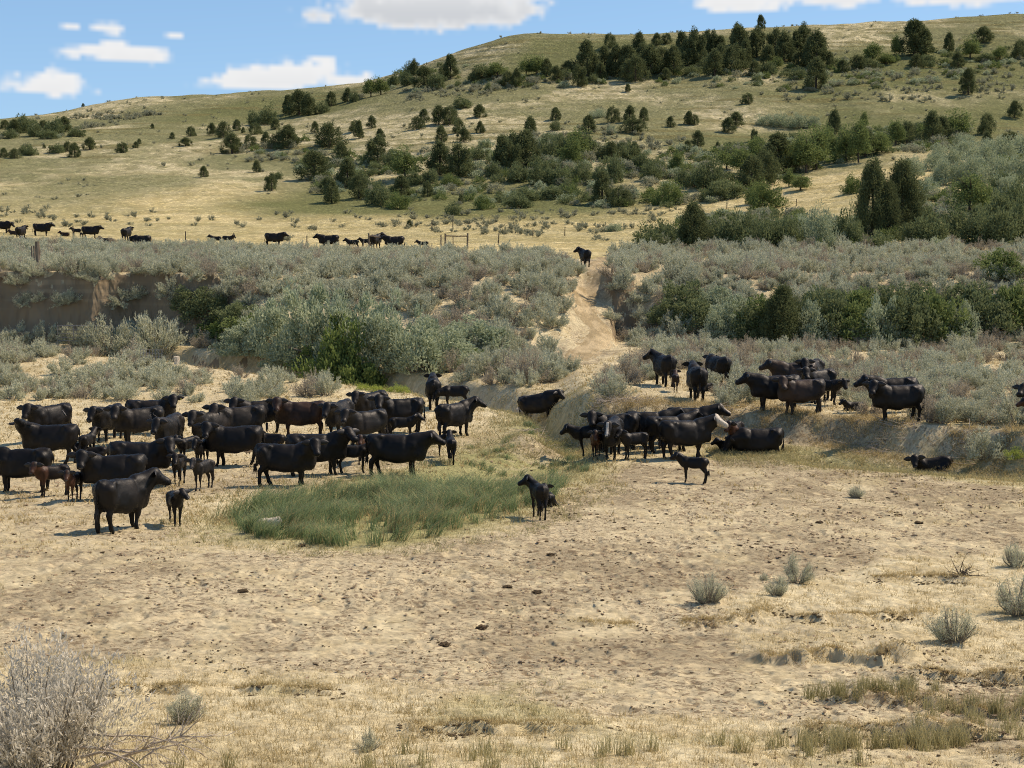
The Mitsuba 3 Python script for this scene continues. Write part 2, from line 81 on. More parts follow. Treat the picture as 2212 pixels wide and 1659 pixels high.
SAGE_LEFT_PLAIN = [(-23.7, 64.0), (-35.1, 95.0), (-24.8, 93.1), (-19.0, 78.6), (-15.0, 76.6), (-9.3, 73.0), (-7.3, 67.8), (-11.2, 65.9), (-16.6, 65.8), (-20.1, 67.2)]
SAGE_RIGHT = [(3.6, 62.5), (7.3, 85.0), (7.4, 97.5), (9.7, 93.4), (32.4, 90.2), (17.9, 49.5), (15.3, 51.7), (14.1, 52.7), (12.9, 55.3), (13.4, 62.6), (8.1, 57.3), (9.2, 74.5), (7.5, 74.7), (4.1, 58.6)]
SAGE_RIGHT_DRY = [(14.5, 85.7), (28.7, 79.7), (18.0, 49.7), (15.5, 52.0), (14.0, 64.7)]
SAGE_BENCH = [(9.6, 138.2), (17.3, 141.2), (47.7, 133.4), (33.3, 92.7), (9.3, 95.4), (6.8, 98.2)]
SAGE_FRINGE = [(-57.5, 156.4), (-46.2, 155.9), (-35.6, 146.2), (-29.0, 154.4), (-20.7, 143.1), (-8.9, 139.0), (3.9, 133.7), (4.5, 115.7), (-15.7, 124.5), (-32.3, 129.2), (-48.3, 131.3)]
SAGE_MEADOW = [(-33.7, 199.5), (-6.9, 211.1), (23.2, 211.9), (19.1, 174.0), (11.2, 161.0), (-6.0, 182.3), (-29.6, 188.6)]
SAGE_MEADOW_LEFT = [(-62.2, 172.2), (-75.4, 208.8), (-64.6, 211.5), (-49.5, 203.3), (-33.0, 195.1), (-31.5, 186.3), (-50.0, 188.6)]
SAGE_HILL1 = [(-25.9, 372.9), (-17.0, 378.7), (-5.3, 375.8), (10.4, 361.1), (-5.0, 354.0), (-22.7, 357.1)]
SAGE_HILL2 = [(55.4, 337.0), (72.8, 367.9), (128.6, 365.6), (118.0, 334.9), (80.7, 329.9)]
SAGE_HILL3 = [(-107.0, 344.9), (-88.1, 368.2), (-93.0, 389.1), (-112.7, 403.6), (-118.9, 368.8)]
SAGE_HILL4 = [(-51.9, 286.7), (-44.4, 295.7), (-40.2, 291.9), (-39.2, 284.8)]
SAGE_HILL5 = [(18.5, 310.1), (36.1, 296.9), (27.2, 235.0), (10.7, 239.2), (3.8, 278.2)]
DRAW1 = [(-59.0, 300.8), (-47.6, 317.5), (-31.0, 290.6), (-9.2, 280.0), (-7.4, 225.4), (-29.3, 233.1), (-40.2, 285.2)]
DRAW2 = [(-9.2, 280.0), (4.1, 300.0), (20.8, 275.7), (31.8, 275.6), (54.8, 289.4), (90.3, 300.7), (80.6, 262.7), (50.7, 243.5), (37.8, 228.9), (29.9, 213.1), (16.2, 213.9), (-7.4, 225.4)]
DRAW3 = [(-8.6, 367.6), (17.0, 384.0), (45.4, 375.1), (82.8, 377.1), (137.6, 391.7), (129.9, 369.5), (77.7, 339.3), (21.7, 363.8), (-0.7, 355.3)]
DRAW4 = [(11.7, 138.1), (24.1, 197.2), (34.4, 186.8), (38.0, 165.1), (52.5, 201.2), (92.2, 261.1), (46.5, 131.2)]
DRAW5 = [(-111.8, 327.6), (-127.4, 373.6), (-122.0, 393.4), (-104.2, 361.0), (-97.9, 325.0)]
DRAW6 = [(-44.1, 391.0), (-33.1, 420.6), (-13.1, 400.5), (-5.3, 371.6), (-26.1, 375.5)]
SAGE_NEAR = [(3.8, 28.1), (5.2, 28.8), (5.9, 30.6), (7.4, 24.7), (11.0, 32.4), (9.4, 27.3), (10.2, 43.3), (-4.1, 18.3), (-1.6, 16.3), (3.6, 17.2)]


HERD = [  # kind, x, y, heading, head turn, muzzle pitch, neck lift, stance, lying, size, coat, sink, label
    ('cow', np.float64(-9.89), np.float64(37.3), 66, -45, 0, 0, 1, 0, 1.0, 'k', 0, 'black cow nearest the viewer with its rump turned and shadow to its left'),
    ('calf', np.float64(-8.78), np.float64(38.43), 290, 30, 0, 0, 0, 0, 1.05, 'k', 0, 'black calf standing alone beside the nearest cow facing the viewer'),
    ('cow', np.float64(-11.54), np.float64(42.94), 186, 90, 14, 0, 2, 0, 1.0, 'k', 0, 'black cow broadside behind the nearest cow, head turned to the viewer'),
    ('calf', np.float64(-13.56), np.float64(43.65), 222, 45, 14, 0, 0, 0, 1.05, 'r', 0, 'calf with rust brown chest, left one of the two rusty calves'),
    ('calf', np.float64(-12.66), np.float64(42.65), 262, 15, 14, 0, 0, 0, 1.0, 'r', 0, 'calf with rust brown chest under the muzzle of a black cow'),
    ('cow', np.float64(-14.77), np.float64(44.58), 182, 15, 0, 0, 0, 0, 1.0, 'k', 0, 'black cow cut off by the left edge of the photo, rump to the right'),
    ('cow', np.float64(-15.71), np.float64(50.44), 184, 90, -52, 0, 2, 0, 1.0, 'kt', 0, 'bellowing black cow with its muzzle raised, yellow ear tag'),
    ('calf', np.float64(-14.75), np.float64(51.47), 80, 0, 0, 0, 0, 0, 1.05, 'k', 0, 'black calf seen from behind at the rump of the bellowing cow'),
    ('cow', np.float64(-17.14), np.float64(55.08), 232, 30, 14, 0, 0, 0, 1.0, 'k', 0, 'black cow farthest left in the back row facing the viewer'),
    ('cow', np.float64(-15.04), np.float64(55.24), 258, 0, 14, 0, 0, 0, 1.0, 'g', 0, 'black cow facing the viewer head on in the back row at left'),
    ('cow', np.float64(-13.71), np.float64(54.63), 212, 60, 14, 0, 0, 0, 1.0, 'g', 0, 'black cow with brand marks on its flank facing left'),
    ('cow', np.float64(-13.95), np.float64(57.17), 14, -90, 14, 0, 0, 0, 1.0, 'kt', 0, 'black cow at the very back facing right beside the branded cow'),
    ('cow', np.float64(-12.13), np.float64(52.49), 262, 0, 14, 0, 0, 0, 1.0, 'g', 0, 'black cow head on with its tail swishing out to the right'),
    ('cow', np.float64(-10.81), np.float64(53.61), 234, 30, 14, 0, 0, 0, 1.0, 'g', 0, 'grey-black cow peering over the two dark calves'),
    ('cow', np.float64(-9.36), np.float64(50.04), 186, 90, 14, 0, 1, 0, 1.0, 'k', 0, 'big black cow broadside left of centre, head facing the viewer, white flecked udder'),
    ('cow', np.float64(-9.94), np.float64(54.36), 204, 60, 14, 0, 0, 0, 1.0, 'g', 0, 'dusty black cow behind the broadside cow, back higher than the others'),
    ('cow', np.float64(-9.63), np.float64(56.56), 196, 60, 14, 0, 0, 0, 1.0, 'k', 0, 'tall black cow next to the brown cow facing left'),
    ('cow', np.float64(-7.93), np.float64(55.81), 184, 90, 14, 0, 0, 0, 1.0, 'b', 0, 'dark brown shaggy cow standing broadside'),
    ('calf', np.float64(-8.7), np.float64(53.88), 170, 90, 14, 0, 0, 1, 1.05, 'k', 0, 'black calf lying between two cows with only its head and ears up'),
    ('cow', np.float64(-7.02), np.float64(45.65), 2, -75, 14, 0, 3, 0, 1.0, 'k', 0, 'black cow broadside in front of the others, long tail at left, head turned to viewer'),
    ('cow', np.float64(-6.37), np.float64(48.16), 12, -60, 0, 0, 2, 0, 1.0, 'k', 0, 'black cow directly behind the long-tailed broadside cow, looking right'),
    ('calf', np.float64(-5.22), np.float64(48.53), 5, 15, 0, 0, 0, 0, 1.1, 'k', 0, 'black calf standing between two big broadside cows'),
    ('calf', np.float64(-5.15), np.float64(50.56), 275, 0, 14, 0, 0, 0, 1.1, 'r', 0, 'brown calf half hidden behind the cow facing right'),
    ('cow', np.float64(-3.78), np.float64(48.03), 357, 0, 0, 0, 2, 0, 1.0, 'k', 0, 'big black cow in profile facing right above the green rushes'),
    ('calf', np.float64(-2.8), np.float64(51.95), 350, 0, 0, 0, 0, 0, 0.9, 'k', 0, "small calf whose legs show below the profile cow's muzzle"),
    ('calf', np.float64(-2.1), np.float64(50.68), 95, 0, 0, 0, 0, 0, 1.05, 'k', 0, 'black calf walking away beside the green rushes'),
    ('cow', np.float64(-2.17), np.float64(56.03), 48, -45, 0, 0, 0, 0, 1.0, 'k', 0, 'black cow seen from behind with its head turned to the right, apart from the herd'),
    ('cow', np.float64(-3.38), np.float64(63.59), 94, 0, 0, 0, 0, 0, 1.0, 'k', 0, 'black cow seen from directly behind at the gully edge'),
    ('calf', np.float64(-2.38), np.float64(62.88), 182, 15, 25, -0.3, 0, 0, 1.25, 'k', 0, 'black calf standing in the gully under the sagebrush bank'),
    ('cow', np.float64(-6.48), np.float64(55.82), 256, 0, 14, 0, 0, 0, 1.0, 'g', 0, 'black cow head on in the back row, right of the brown cow'),
    ('cow', np.float64(-5.6), np.float64(59.14), 232, 30, 14, 0, 0, 0, 1.0, 'k', 0, 'black cow farthest back near the yellow-green shrubs, facing the viewer'),
    ('calf', np.float64(-5.97), np.float64(58.91), 10, 15, 0, 0, 0, 1, 1.2, 'k', 0, 'black calf lying behind the head-on cows'),
    ('cow', np.float64(-5.3), np.float64(53.93), 222, 45, 14, 0, 0, 0, 1.0, 'g', 0, 'dusty black cow tucked behind the long profile cow'),
    ('cow', np.float64(-4.27), np.float64(56.81), 200, 75, 14, 0, 0, 0, 1.0, 'k', 0, 'black cow in the back row facing left with a calf before its legs'),
    ('calf', np.float64(-4.1), np.float64(55.03), 8, -30, 0, 0, 0, 0, 1.05, 'k', 0, 'black calf half hidden, back showing above the profile cow'),
    ('cow', np.float64(-11.7), np.float64(46.29), 8, -75, 14, 0, 0, 0, 1.0, 'k', 0, 'black cow broadside facing right in the middle of the left herd'),
    ('calf', np.float64(-10.42), np.float64(46.26), 268, 15, 14, 0, 0, 0, 1.05, 'k', 0, 'black calf under the head of the cow facing right'),
    ('calf', np.float64(-9.4), np.float64(45.01), 252, 15, 14, 0, 0, 0, 1.05, 'kp', 0, 'black calf with a pale face standing in the open, front on'),
    ('calf', np.float64(-10.46), np.float64(49.88), 262, 0, 14, 0, 0, 0, 1.1, 'k', 0, 'dark calf in front of the grey-black cow'),
    ('calf', np.float64(-11.03), np.float64(50.57), 240, 15, 14, 0, 0, 0, 1.1, 'k', 0, 'dark calf squeezed beside the swishing-tail cow'),
    ('calf', np.float64(-14.56), np.float64(51.47), 190, 75, 14, 0, 0, 1, 1.05, 'k', 0, 'black calf lying low with only its brownish head showing'),
    ('cow', np.float64(1.33), np.float64(66.41), 338, -15, 15, -0.18, 1, 0, 1.0, 'k', 0, 'black cow alone by the pale rock at the gully mouth, head lowered'),
    ('cow', np.float64(6.74), np.float64(65.82), 102, 45, 0, 0, 0, 0, 1.0, 'k', 0, 'black cow seen from behind with a small brownish calf at its side'),
    ('calf', np.float64(6.91), np.float64(62.69), 88, 0, 0, 0, 0, 0, 0.9, 'd', 0, 'small brownish calf beside the cow seen from behind'),
    ('cow', np.float64(7.41), np.float64(59.61), 94, 0, 0, 0, 0, 0, 1.0, 'k', 0, 'large black cow seen from behind, middle of three on the terrace'),
    ('cow', np.float64(9.14), np.float64(66.08), 112, -45, 25, -0.2, 0, 0, 1.0, 'k', 0, 'black cow grazing away from the viewer, rightmost of three on the terrace'),
    ('calf', np.float64(8.31), np.float64(63.09), 200, 0, 0, 0, 0, 1, 0.9, 'k', 0, 'black calf lying at the feet of the grazing cow'),
    ('cow', np.float64(3.73), np.float64(53.12), 192, 75, 14, 0, 0, 0, 1.0, 'k', 0, 'black cow at the left of the right-hand cluster, head up toward the viewer'),
    ('calf', np.float64(2.94), np.float64(52.82), 176, 0, 0, 0, 0, 0, 1.25, 'k', 0, 'black calf in profile facing left at the edge of the cluster'),
    ('calf', np.float64(2.94), np.float64(51.62), 262, 15, 14, 0, 0, 0, 1.1, 'r', 0, 'calf with a brown face standing front on in the cluster'),
    ('cow', np.float64(3.52), np.float64(51.76), 258, 0, 14, 0, 0, 0, 1.0, 'z', 0, 'black cow with a white blaze on its nose, facing the viewer'),
    ('calf', np.float64(4.28), np.float64(51.33), 200, 30, 0, 0, 0, 0, 1.1, 'k', 0, 'black calf broadside in front of the cluster, tail raised'),
    ('cow', np.float64(4.98), np.float64(53.7), 4, 15, 0, 0, 0, 0, 1.0, 'k', 0, 'black cow deep in the cluster, only its long back showing'),
    ('cow', np.float64(5.62), np.float64(52.9), 20, 15, 0, 0, 0, 0, 1.0, 'k', 0, 'black cow behind the white-faced cow with its rump to the left'),
    ('cow', np.float64(6.59), np.float64(54.79), 2, -15, 0, 0, 0, 0, 1.0, 'zw', 0, 'black cow with a little white on its face looking right over the others'),
    ('cow', np.float64(6.04), np.float64(51.58), 16, -30, 0, 0, 1, 0, 1.0, 'w', 0, 'black cow with a wholly white face standing in profile'),
    ('calf', np.float64(5.76), np.float64(46.6), 158, 15, 0, 0, 0, 0, 0.98, 'k', 0, 'black calf standing in the open before the white-faced cow'),
    ('cow', np.float64(8.78), np.float64(52.5), 182, 15, 30, -0.42, 0, 0, 0.95, 'k', 0.38, "black cow standing in the ditch at the cluster's right end"),
    ('calf', np.float64(8.02), np.float64(52.94), 250, -15, 14, 0, 0, 0, 1.2, 'r', 0, 'dark brown calf in front of the cow in the ditch'),
    ('calf', np.float64(7.86), np.float64(52.96), 190, 0, 0, 0, 0, 1, 0.9, 'k', 0, 'black calf lying in the grass below the white-faced cow'),
    ('calf', np.float64(0.71), np.float64(38.88), 104, 75, 0, 0, 0, 0, 1.08, 'k', 0, 'big black calf at the tip of the rushes looking left'),
    ('calf', np.float64(0.99), np.float64(41.6), 100, 0, 0, 0, 0, 1, 1.0, 'k', 0, 'black calf lying behind the big calf by the rushes'),
    ('cow', np.float64(11.93), np.float64(62.64), 182, 0, 0, 0, 0, 0, 1.0, 'b2', 0, 'black cow on the terrace farthest back, head in profile to the left'),
    ('cow', np.float64(12.81), np.float64(63.49), 240, 30, 14, 0, 0, 0, 1.0, 'k', 0, "black cow on the terrace facing the viewer over another's back"),
    ('cow', np.float64(10.08), np.float64(56.56), 184, 0, 0, 0, 0, 0, 1.0, 'k', 0, 'black cow stretching its head left in profile over the dark shadow'),
    ('cow', np.float64(10.9), np.float64(55.61), 190, 90, 14, 0, 2, 0, 1.0, 'b2', 0, 'brown-tinged black cow broadside on the terrace, head to the viewer'),
    ('cow', np.float64(12.22), np.float64(59.1), 215, 60, 14, 0, 0, 0, 1.0, 'k', 0, 'black cow whose head peeks over the brown-tinged cow'),
    ('calf', np.float64(12.32), np.float64(58.17), 330, -30, 30, -0.12, 0, 0, 1.2, 'k', 0, "black calf grazing at the terrace cows' right"),
    ('cow', np.float64(13.96), np.float64(53.54), 181, 60, 14, 0, 1, 0, 1.0, 'k', 0, 'black cow broadside alone in the sagebrush, tail root raised'),
    ('cow', np.float64(14.41), np.float64(55.97), 180, 0, 0, 0, 0, 0, 1.0, 'k', 0, 'black cow with pricked ears behind the lone broadside cow'),
    ('calf', np.float64(14.59), np.float64(50.84), 176, 75, 14, 0, 0, 1, 1.35, 'k', 0.16, 'black calf lying in the grassy ditch by itself'),
    ('cow', np.float64(19.01), np.float64(52.48), 182, 45, 0, 0, 0, 0, 1.0, 'k', 0, 'black cow entering at the right edge behind the sagebrush'),
    ('calf', np.float64(18.35), np.float64(51.01), 186, 0, 0, 0, 0, 0, 1.2, 'r', 0, 'brown calf at the right edge in the sagebrush'),
    ('calf', np.float64(13.06), np.float64(56.49), 190, 15, 0, 0, 0, 1, 0.8, 'k', 0, 'tiny black calf lying in sagebrush left of the lone cow'),
    ('cow', np.float64(5.6), np.float64(114.87), 103, 60, 0, 0, 0, 0, 1.0, 'k', 0, 'lone black cow walking up the dirt track'),
    ('calf', np.float64(12.1), np.float64(140.89), 200, 0, 0, 0, 0, 1, 1.2, 'k', 0, 'black calf resting under the shrubs right of the track'),
    ('cow', np.float64(-58.51), np.float64(171.35), 358, -15, 20, -0.2, 0, 0, 1.0, 'k', 0, 'black cow at the far left end of the far terrace, head low'),
    ('cow', np.float64(-52.58), np.float64(160.02), 80, 0, 0, 0, 0, 0, 1.0, 'k', 0, 'black cow seen from behind on the far terrace at left'),
    ('calf', np.float64(-56.15), np.float64(168.69), 180, 0, 0, 0, 0, 1, 1.1, 'd', 0, 'brown calf lying on the far terrace behind a cow'),
    ('cow', np.float64(-52.66), np.float64(167.24), 3, -15, 0, 0, 0, 0, 1.0, 'k', 0, 'black cow in profile facing right on the far terrace, second from left'),
    ('calf', np.float64(-50.33), np.float64(155.51), 182, 60, 14, 0, 0, 1, 1.15, 'w', 0, 'white-faced calf lying among far terrace sagebrush'),
    ('calf', np.float64(-49.82), np.float64(166.6), 182, 45, 0, 0, 0, 1, 1.05, 'd', 0, 'brownish calf lying in the open between two far cows'),
    ('calf', np.float64(-48.4), np.float64(166.13), 182, 0, 0, 0, 0, 0, 1.1, 'k', 0, 'black calf nursing behind a far cow in profile'),
    ('cow', np.float64(-46.17), np.float64(163.49), 2, 0, 0, 0, 2, 0, 1.0, 'k', 0, 'black cow in profile with a calf at its tail on the far terrace'),
    ('calf', np.float64(-42.03), np.float64(155.13), 188, 0, 0, 0, 0, 1, 1.4, 'k', 0, 'black calf lying half in sagebrush with its head raised to the left'),
    ('cow', np.float64(-41.15), np.float64(159.57), 84, 0, 0, 0, 0, 0, 1.0, 'k', 0, 'black cow seen from behind, third standing cow on the far terrace'),
    ('cow', np.float64(-35.98), np.float64(145.03), 184, 0, 25, -0.3, 0, 0, 1.0, 'k', 0, 'black cow belly deep in sagebrush on the far terrace'),
    ('calf', np.float64(-30.32), np.float64(153.02), 184, 0, 0, 0, 0, 0, 1.15, 'k', 0, 'black calf behind sagebrush, left one of a pair'),
    ('calf', np.float64(-29.41), np.float64(154.23), 356, 0, 20, 0, 0, 0, 1.15, 'k', 0, 'black calf behind sagebrush, right one of a pair'),
    ('cow', np.float64(-24.32), np.float64(152.57), 0, 0, 0, 0, 0, 0, 1.0, 'k', 0, 'black cow in profile facing right in the middle of the far terrace'),
    ('cow', np.float64(-17.87), np.float64(145.89), 182, 15, 0, 0, 1, 0, 1.0, 'k', 0, 'black cow facing left on the far terrace beyond the sagebrush'),
    ('calf', np.float64(-15.19), np.float64(142.8), 180, 0, 0, 0, 0, 0, 1.2, 'k', 0, 'black calf facing left near the far wooden gate frame'),
    ('calf', np.float64(-14.45), np.float64(147.5), 170, 0, 0, 0, 0, 0, 1.1, 'k', 0, 'black calf beside the far cow at the wooden frame'),
    ('cow', np.float64(-13.32), np.float64(146.12), 70, -60, 0, 0, 0, 0, 1.0, 'k', 0, 'black cow in front of the left wooden gate frame'),
    ('cow', np.float64(-11.28), np.float64(143.74), 182, 0, 0, 0, 0, 0, 1.0, 'k', 0, 'black cow facing left just right of the left wooden frame'),
    ('calf', np.float64(-8.43), np.float64(142.29), 180, 0, 0, 0, 0, 0, 1.05, 'k', 0, 'black calf low behind sagebrush between the two wooden frames'),
]


STEEL_POSTS = [(-9.8, 182.76, 1.31), (-7.33, 184.84, 1.32), (-29.97, 160.86, 0.95), (-20.64, 150.22, 1.17), (-1.45, 155.61, 1.26), (2.4, 171.77, 1.02), (6.11, 172.81, 1.08), (-47.9, 163.01, 1.37), (-35.07, 160.46, 1.1), (29.67, 206.61, 0.9), (37.06, 195.01, 0.91)]
FRAME_LEFT = [(-13.78, 143.75, 1.61), (-11.92, 144.53, 1.3)]
FRAME_RIGHT = [(-6.53, 146.16, 1.46), (-4.36, 146.54, 1.51), (-6.85, 146.19, 1.32), (-6.3, 159.98, 0.85)]
FRAME_FAR = [(-57.79, 171.74, 1.28), (-59.83, 170.72, 1.28)]
RIM_POSTS = [(-31.41, 98.8, 2.0), (-32.92, 102.27, 1.62), (-32.15, 100.45, 1.69), (-31.32, 98.82, 1.57)]
PIPE_GATE = [(-28.72, 94.04, 0.88), (-25.4, 93.03, 0.87)]
PANEL = [(-19.25, 79.11, 1.03)]
STUMP = [(-18.37, 81.27, 0.38)]
LOG = [(-6.42, 36.93, 0.11), (-5.82, 37.15, 0.07)]
DUNG = [(-5.31, 28.98, 0.1), (-0.54, 25.9, 0.08), (0.88, 33.4, 0.1), (0.5, 29.22, 0.05), (-0.1, 29.73, 0.06), (-4.95, 34.66, 0.05), (7.97, 38.21, 0.07), (10.54, 38.17, 0.11), (10.39, 39.65, 0.07), (3.75, 28.36, 0.05), (-1.12, 24.29, 0.05), (-0.25, 22.0, 0.05), (-2.53, 26.2, 0.05), (2.03, 28.78, 0.04), (3.45, 32.82, 0.05), (-3.66, 28.61, 0.04), (-2.15, 30.14, 0.05), (0.73, 31.49, 0.07), (5.69, 33.84, 0.06), (-1.56, 51.76, 0.1), (6.31, 40.65, 0.08), (11.2, 36.58, 0.06), (10.69, 33.18, 0.06), (5.18, 25.47, 0.06), (3.24, 20.27, 0.05), (1.15, 20.88, 0.05)]
DEADBUSH = [(9.32, 30.54, 0.48)]
ROCK = [(0.72, 68.18, 0.62)]
NEARSAGE = [(3.75, 28.14, 0.7), (5.21, 28.78, 0.49), (5.86, 30.2, 0.64), (7.38, 24.53, 0.73), (10.92, 31.84, 0.64), (9.3, 26.94, 0.88), (10.11, 43.31, 0.47), (-4.07, 18.16, 0.48), (-1.6, 16.2, 0.28), (5.2, 30.35, 0.22)]
YELLOW = [(-7.09, 70.76, 0.4), (-6.38, 70.21, 0.42), (-5.6, 70.11, 0.35), (-5.14, 69.76, 0.26), (17.09, 50.09, 0.27), (32.34, 98.8, 2.0)]
BIGSHRUB = [(-14.67, 86.16, 2.95), (-13.4, 84.92, 3.83), (-10.92, 82.2, 4.35), (-8.73, 80.9, 4.41), (-6.6, 79.46, 4.21), (-5.0, 77.72, 3.02), (-3.6, 79.1, 2.46), (-2.5, 83.44, 2.08), (-15.92, 87.09, 1.63), (-12.06, 82.96, 2.45), (-1.99, 84.18, 1.57)]
BIGGREEN = [(-9.4, 81.19, 4.42), (-8.47, 80.77, 3.07), (-10.36, 81.8, 1.4), (-2.68, 81.11, 1.14), (-19.13, 93.67, 2.04), (-18.06, 92.62, 1.3), (-20.1, 94.15, 1.47), (-16.65, 91.3, 1.42), (-15.65, 88.81, 1.38)]
GULLYSAGE = [(-26.52, 93.95, 1.32), (-25.16, 92.69, 2.16), (-23.89, 92.25, 1.44), (-22.63, 92.38, 1.87), (-21.68, 91.4, 2.28), (-27.83, 94.43, 0.88), (-29.82, 95.15, 1.04), (-31.61, 95.19, 1.33), (-32.34, 94.69, 1.18), (-24.04, 95.76, 1.34)]
RIGHTGREEN = [(9.95, 92.96, 1.74), (11.25, 91.73, 2.14), (12.75, 90.19, 2.25), (14.1, 89.8, 1.82), (16.18, 88.92, 3.32), (15.25, 90.02, 2.66), (17.56, 88.92, 2.63), (19.09, 89.59, 2.65), (20.34, 88.94, 2.77), (21.85, 88.34, 2.89), (23.52, 88.39, 2.89), (25.4, 89.22, 2.5), (27.22, 89.72, 2.51), (29.06, 90.24, 2.81), (31.0, 91.02, 2.83), (10.95, 94.14, 1.76), (13.74, 93.19, 1.74), (21.69, 92.44, 1.87), (25.47, 92.59, 2.02), (28.8, 93.12, 1.88), (12.83, 95.02, 1.63), (23.71, 92.49, 2.16), (19.36, 92.3, 1.87)]
TREESIDE = [(32.41, 95.77, 3.28)]
STICKS = [(4.49, 58.92, 120, 0.7, 'dry sticks and flattened stalks on the gully edge above the right cluster'), (3.4, 59.08, 70, 0.5, 'dry stalks hanging over the gully wall by the lowered-head cow'), (8.06, 56.79, 40, 0.6, 'dry sticks on the terrace lip above the white-faced cow'), (13.21, 52.84, 90, 0.8, 'tangle of dry brush on the bank below the lone broadside cow'), (15.63, 51.26, 50, 0.8, 'dry brush on the bank above the lying calf'), (1.32, 57.05, 60, 0.5, 'dry stalks on the eroded mound beside the rushes')]


#== the land: height of the ground at (x, y), metres
_up = RectBivariateSpline(np.arange(-273, 274, 13.0), np.arange(80, 501, 10.0), UPLAND, kx=3, ky=3)
_low = PchipInterpolator([-200, -20, 0, 5, 12, 15.5, 20, 26, 36, 47, 55, 63, 75, 88, 110, 140], [4.8, 4.8, 4.65, 4.1, 1.65, 1.15, .55, .12, 0, -.15, .25, .65, 1.2, 1.9, 2.6, 3])
_terr = PchipInterpolator([40, 48, 55, 60, 66, 75, 88, 110], [.7, .9, 1.2, 1.4, 1.5, 1.7, 2.1, 2.6])
BANK = np.array([(-200, 100, 1), (-80, 99, 1), (-33, 96.4, .9), (-27, 95.6, .8), (-24.4, 97, .9), (-22, 95, .9), (-18.5, 94.5, 1.4), (-15.5, 91, 6), (-12, 90, 9), (0, 90, 9), (3.4, 93, 10), (5.0, 97, 14),
                 (6.2, 97, 9), (6.8, 97.3, 1.5), (7.9, 97.5, 1.7), (8.5, 97, 4), (10, 95.5, 8), (14, 94, 7), (33, 94, 7), (90, 95, 7), (200, 95, 7)], float)
TERRACE = np.array([(2.0, 59), (2.9, 58), (6.1, 57.3), (10.1, 55.2), (13.4, 52.6), (17, 50.2), (24, 47), (40, 42), (90, 38)], float)
GULLY = np.array([(-80, 95, 2.2, 2.2), (-31, 92, 2.0, 2.2), (-24, 90, 1.9, 2.2), (-17, 85, 1.9, 2.4), (-11.5, 80, 1.9, 2.3), (-6.5, 76, 2.0, 2.2), (-2, 70, 1.8, 1.9), (.4, 65.5, 1.6, 1.5), (2.2, 61, 1.2, 1.2), (2.2, 56, .7, 1.1), (1.1, 51, .3, 1.4),
                  (-1.5, 45.5, .25, 2), (-4.5, 42.2, .25, 2.4), (-8, 39, .1, 2.4), (-12, 37, 0, 2)], float)
SCARPS = [([(3.9, 22.9), (4.5, 22.6), (5.0, 23.1), (5.7, 22.5), (6.3, 22.8)], .36, .10), ([(3.4, 17.3), (4.2, 17.4), (5.0, 17.2), (5.6, 16.9)], .3, .12), ([(4.6, 19.5), (5.5, 19.4), (6.5, 18.5), (7.5, 18.2)], .34, .12),
          ([(-1.2, 17.6), (-.2, 17.2), (1.1, 17.4)], .17, .06), ([(-6.4, 20.4), (-5.2, 20.2), (-4.3, 20.4)], .2, .06), ([(-3.9, 20.6), (-2.5, 20.3)], .12, .06), ([(6.0, 21.6), (7.4, 21.2), (9, 21)], .28, .10),
          ([(5.2, 26.6), (6.3, 26.5), (7.8, 27)], .2, .1), ([(1.2, 26.1), (2.2, 26.0)], .1, .06), ([(3.0, 25.9), (4.2, 26.4), (4.9, 27.2)], .2, .12), ([(5.5, 15.6), (6.4, 15.2)], .25, .1), ([(7.5, 30.5), (9.5, 30.0)], .2, .1)]


def sstep(a, b, x):
    t = np.clip((x - a) / (b - a), 0, 1)
    return t * t * (3 - 2 * t)


def along(line, x, y):
    """distance to a polyline, arc parameter (vertex number) of the nearest point, side (+1 where y is beyond)"""
    best, at, side = np.full(x.shape, 1e9), np.zeros(x.shape), np.ones(x.shape)
    for i in range(len(line) - 1):
        ax, ay, bx, by = line[i][0], line[i][1], line[i + 1][0], line[i + 1][1]
        dx, dy = bx - ax, by - ay
        t = np.clip(((x - ax) * dx + (y - ay) * dy) / (dx * dx + dy * dy), 0, 1)
        d = np.hypot(x - ax - t * dx, y - ay - t * dy)
        near = d < best
        best, at = np.where(near, d, best), np.where(near, i + t, at)
        side = np.where(near, np.where(dx * (y - ay) - dy * (x - ax) > 0, 1.0, -1.0), side)
    return best, at, side


def fb(x, y, s, octaves=3, seed=0):
    return meshkit.fbm(np.stack([x / s, y / s, np.full(x.shape, 3.7 * seed)], -1), octaves, seed) - .5


def inside(poly, x, y):
    """signed distance to a polygon, positive within"""
    poly = np.asarray(poly, float)
    d, _, _ = along(np.vstack([poly, poly[:1]]), x, y)
    odd = np.zeros(x.shape, bool)
    for (ax, ay), (bx, by) in zip(poly, np.roll(poly, -1, 0)):
        if ay != by:
            odd ^= ((ay > y) != (by > y)) & (x < (bx - ax) * (y - ay) / (by - ay) + ax)
    return np.where(odd, d, -d)


def bank_side(x, y):
    """metres beyond the foot line of the long cut bank, and its half width"""
    yb, w = np.interp(x, BANK[:, 0], BANK[:, 1]), np.interp(x, BANK[:, 0], BANK[:, 2])
    wob = fb(x, y * .4, 5.0, 3, 5) * np.clip(w, 1.2, 3) * 1.5 + fb(x, y * .25, .9, 3, 7) * .75 + fb(x * 1.0, y * 2.2, .45, 2, 8) * .35
    return y - yb + wob, w


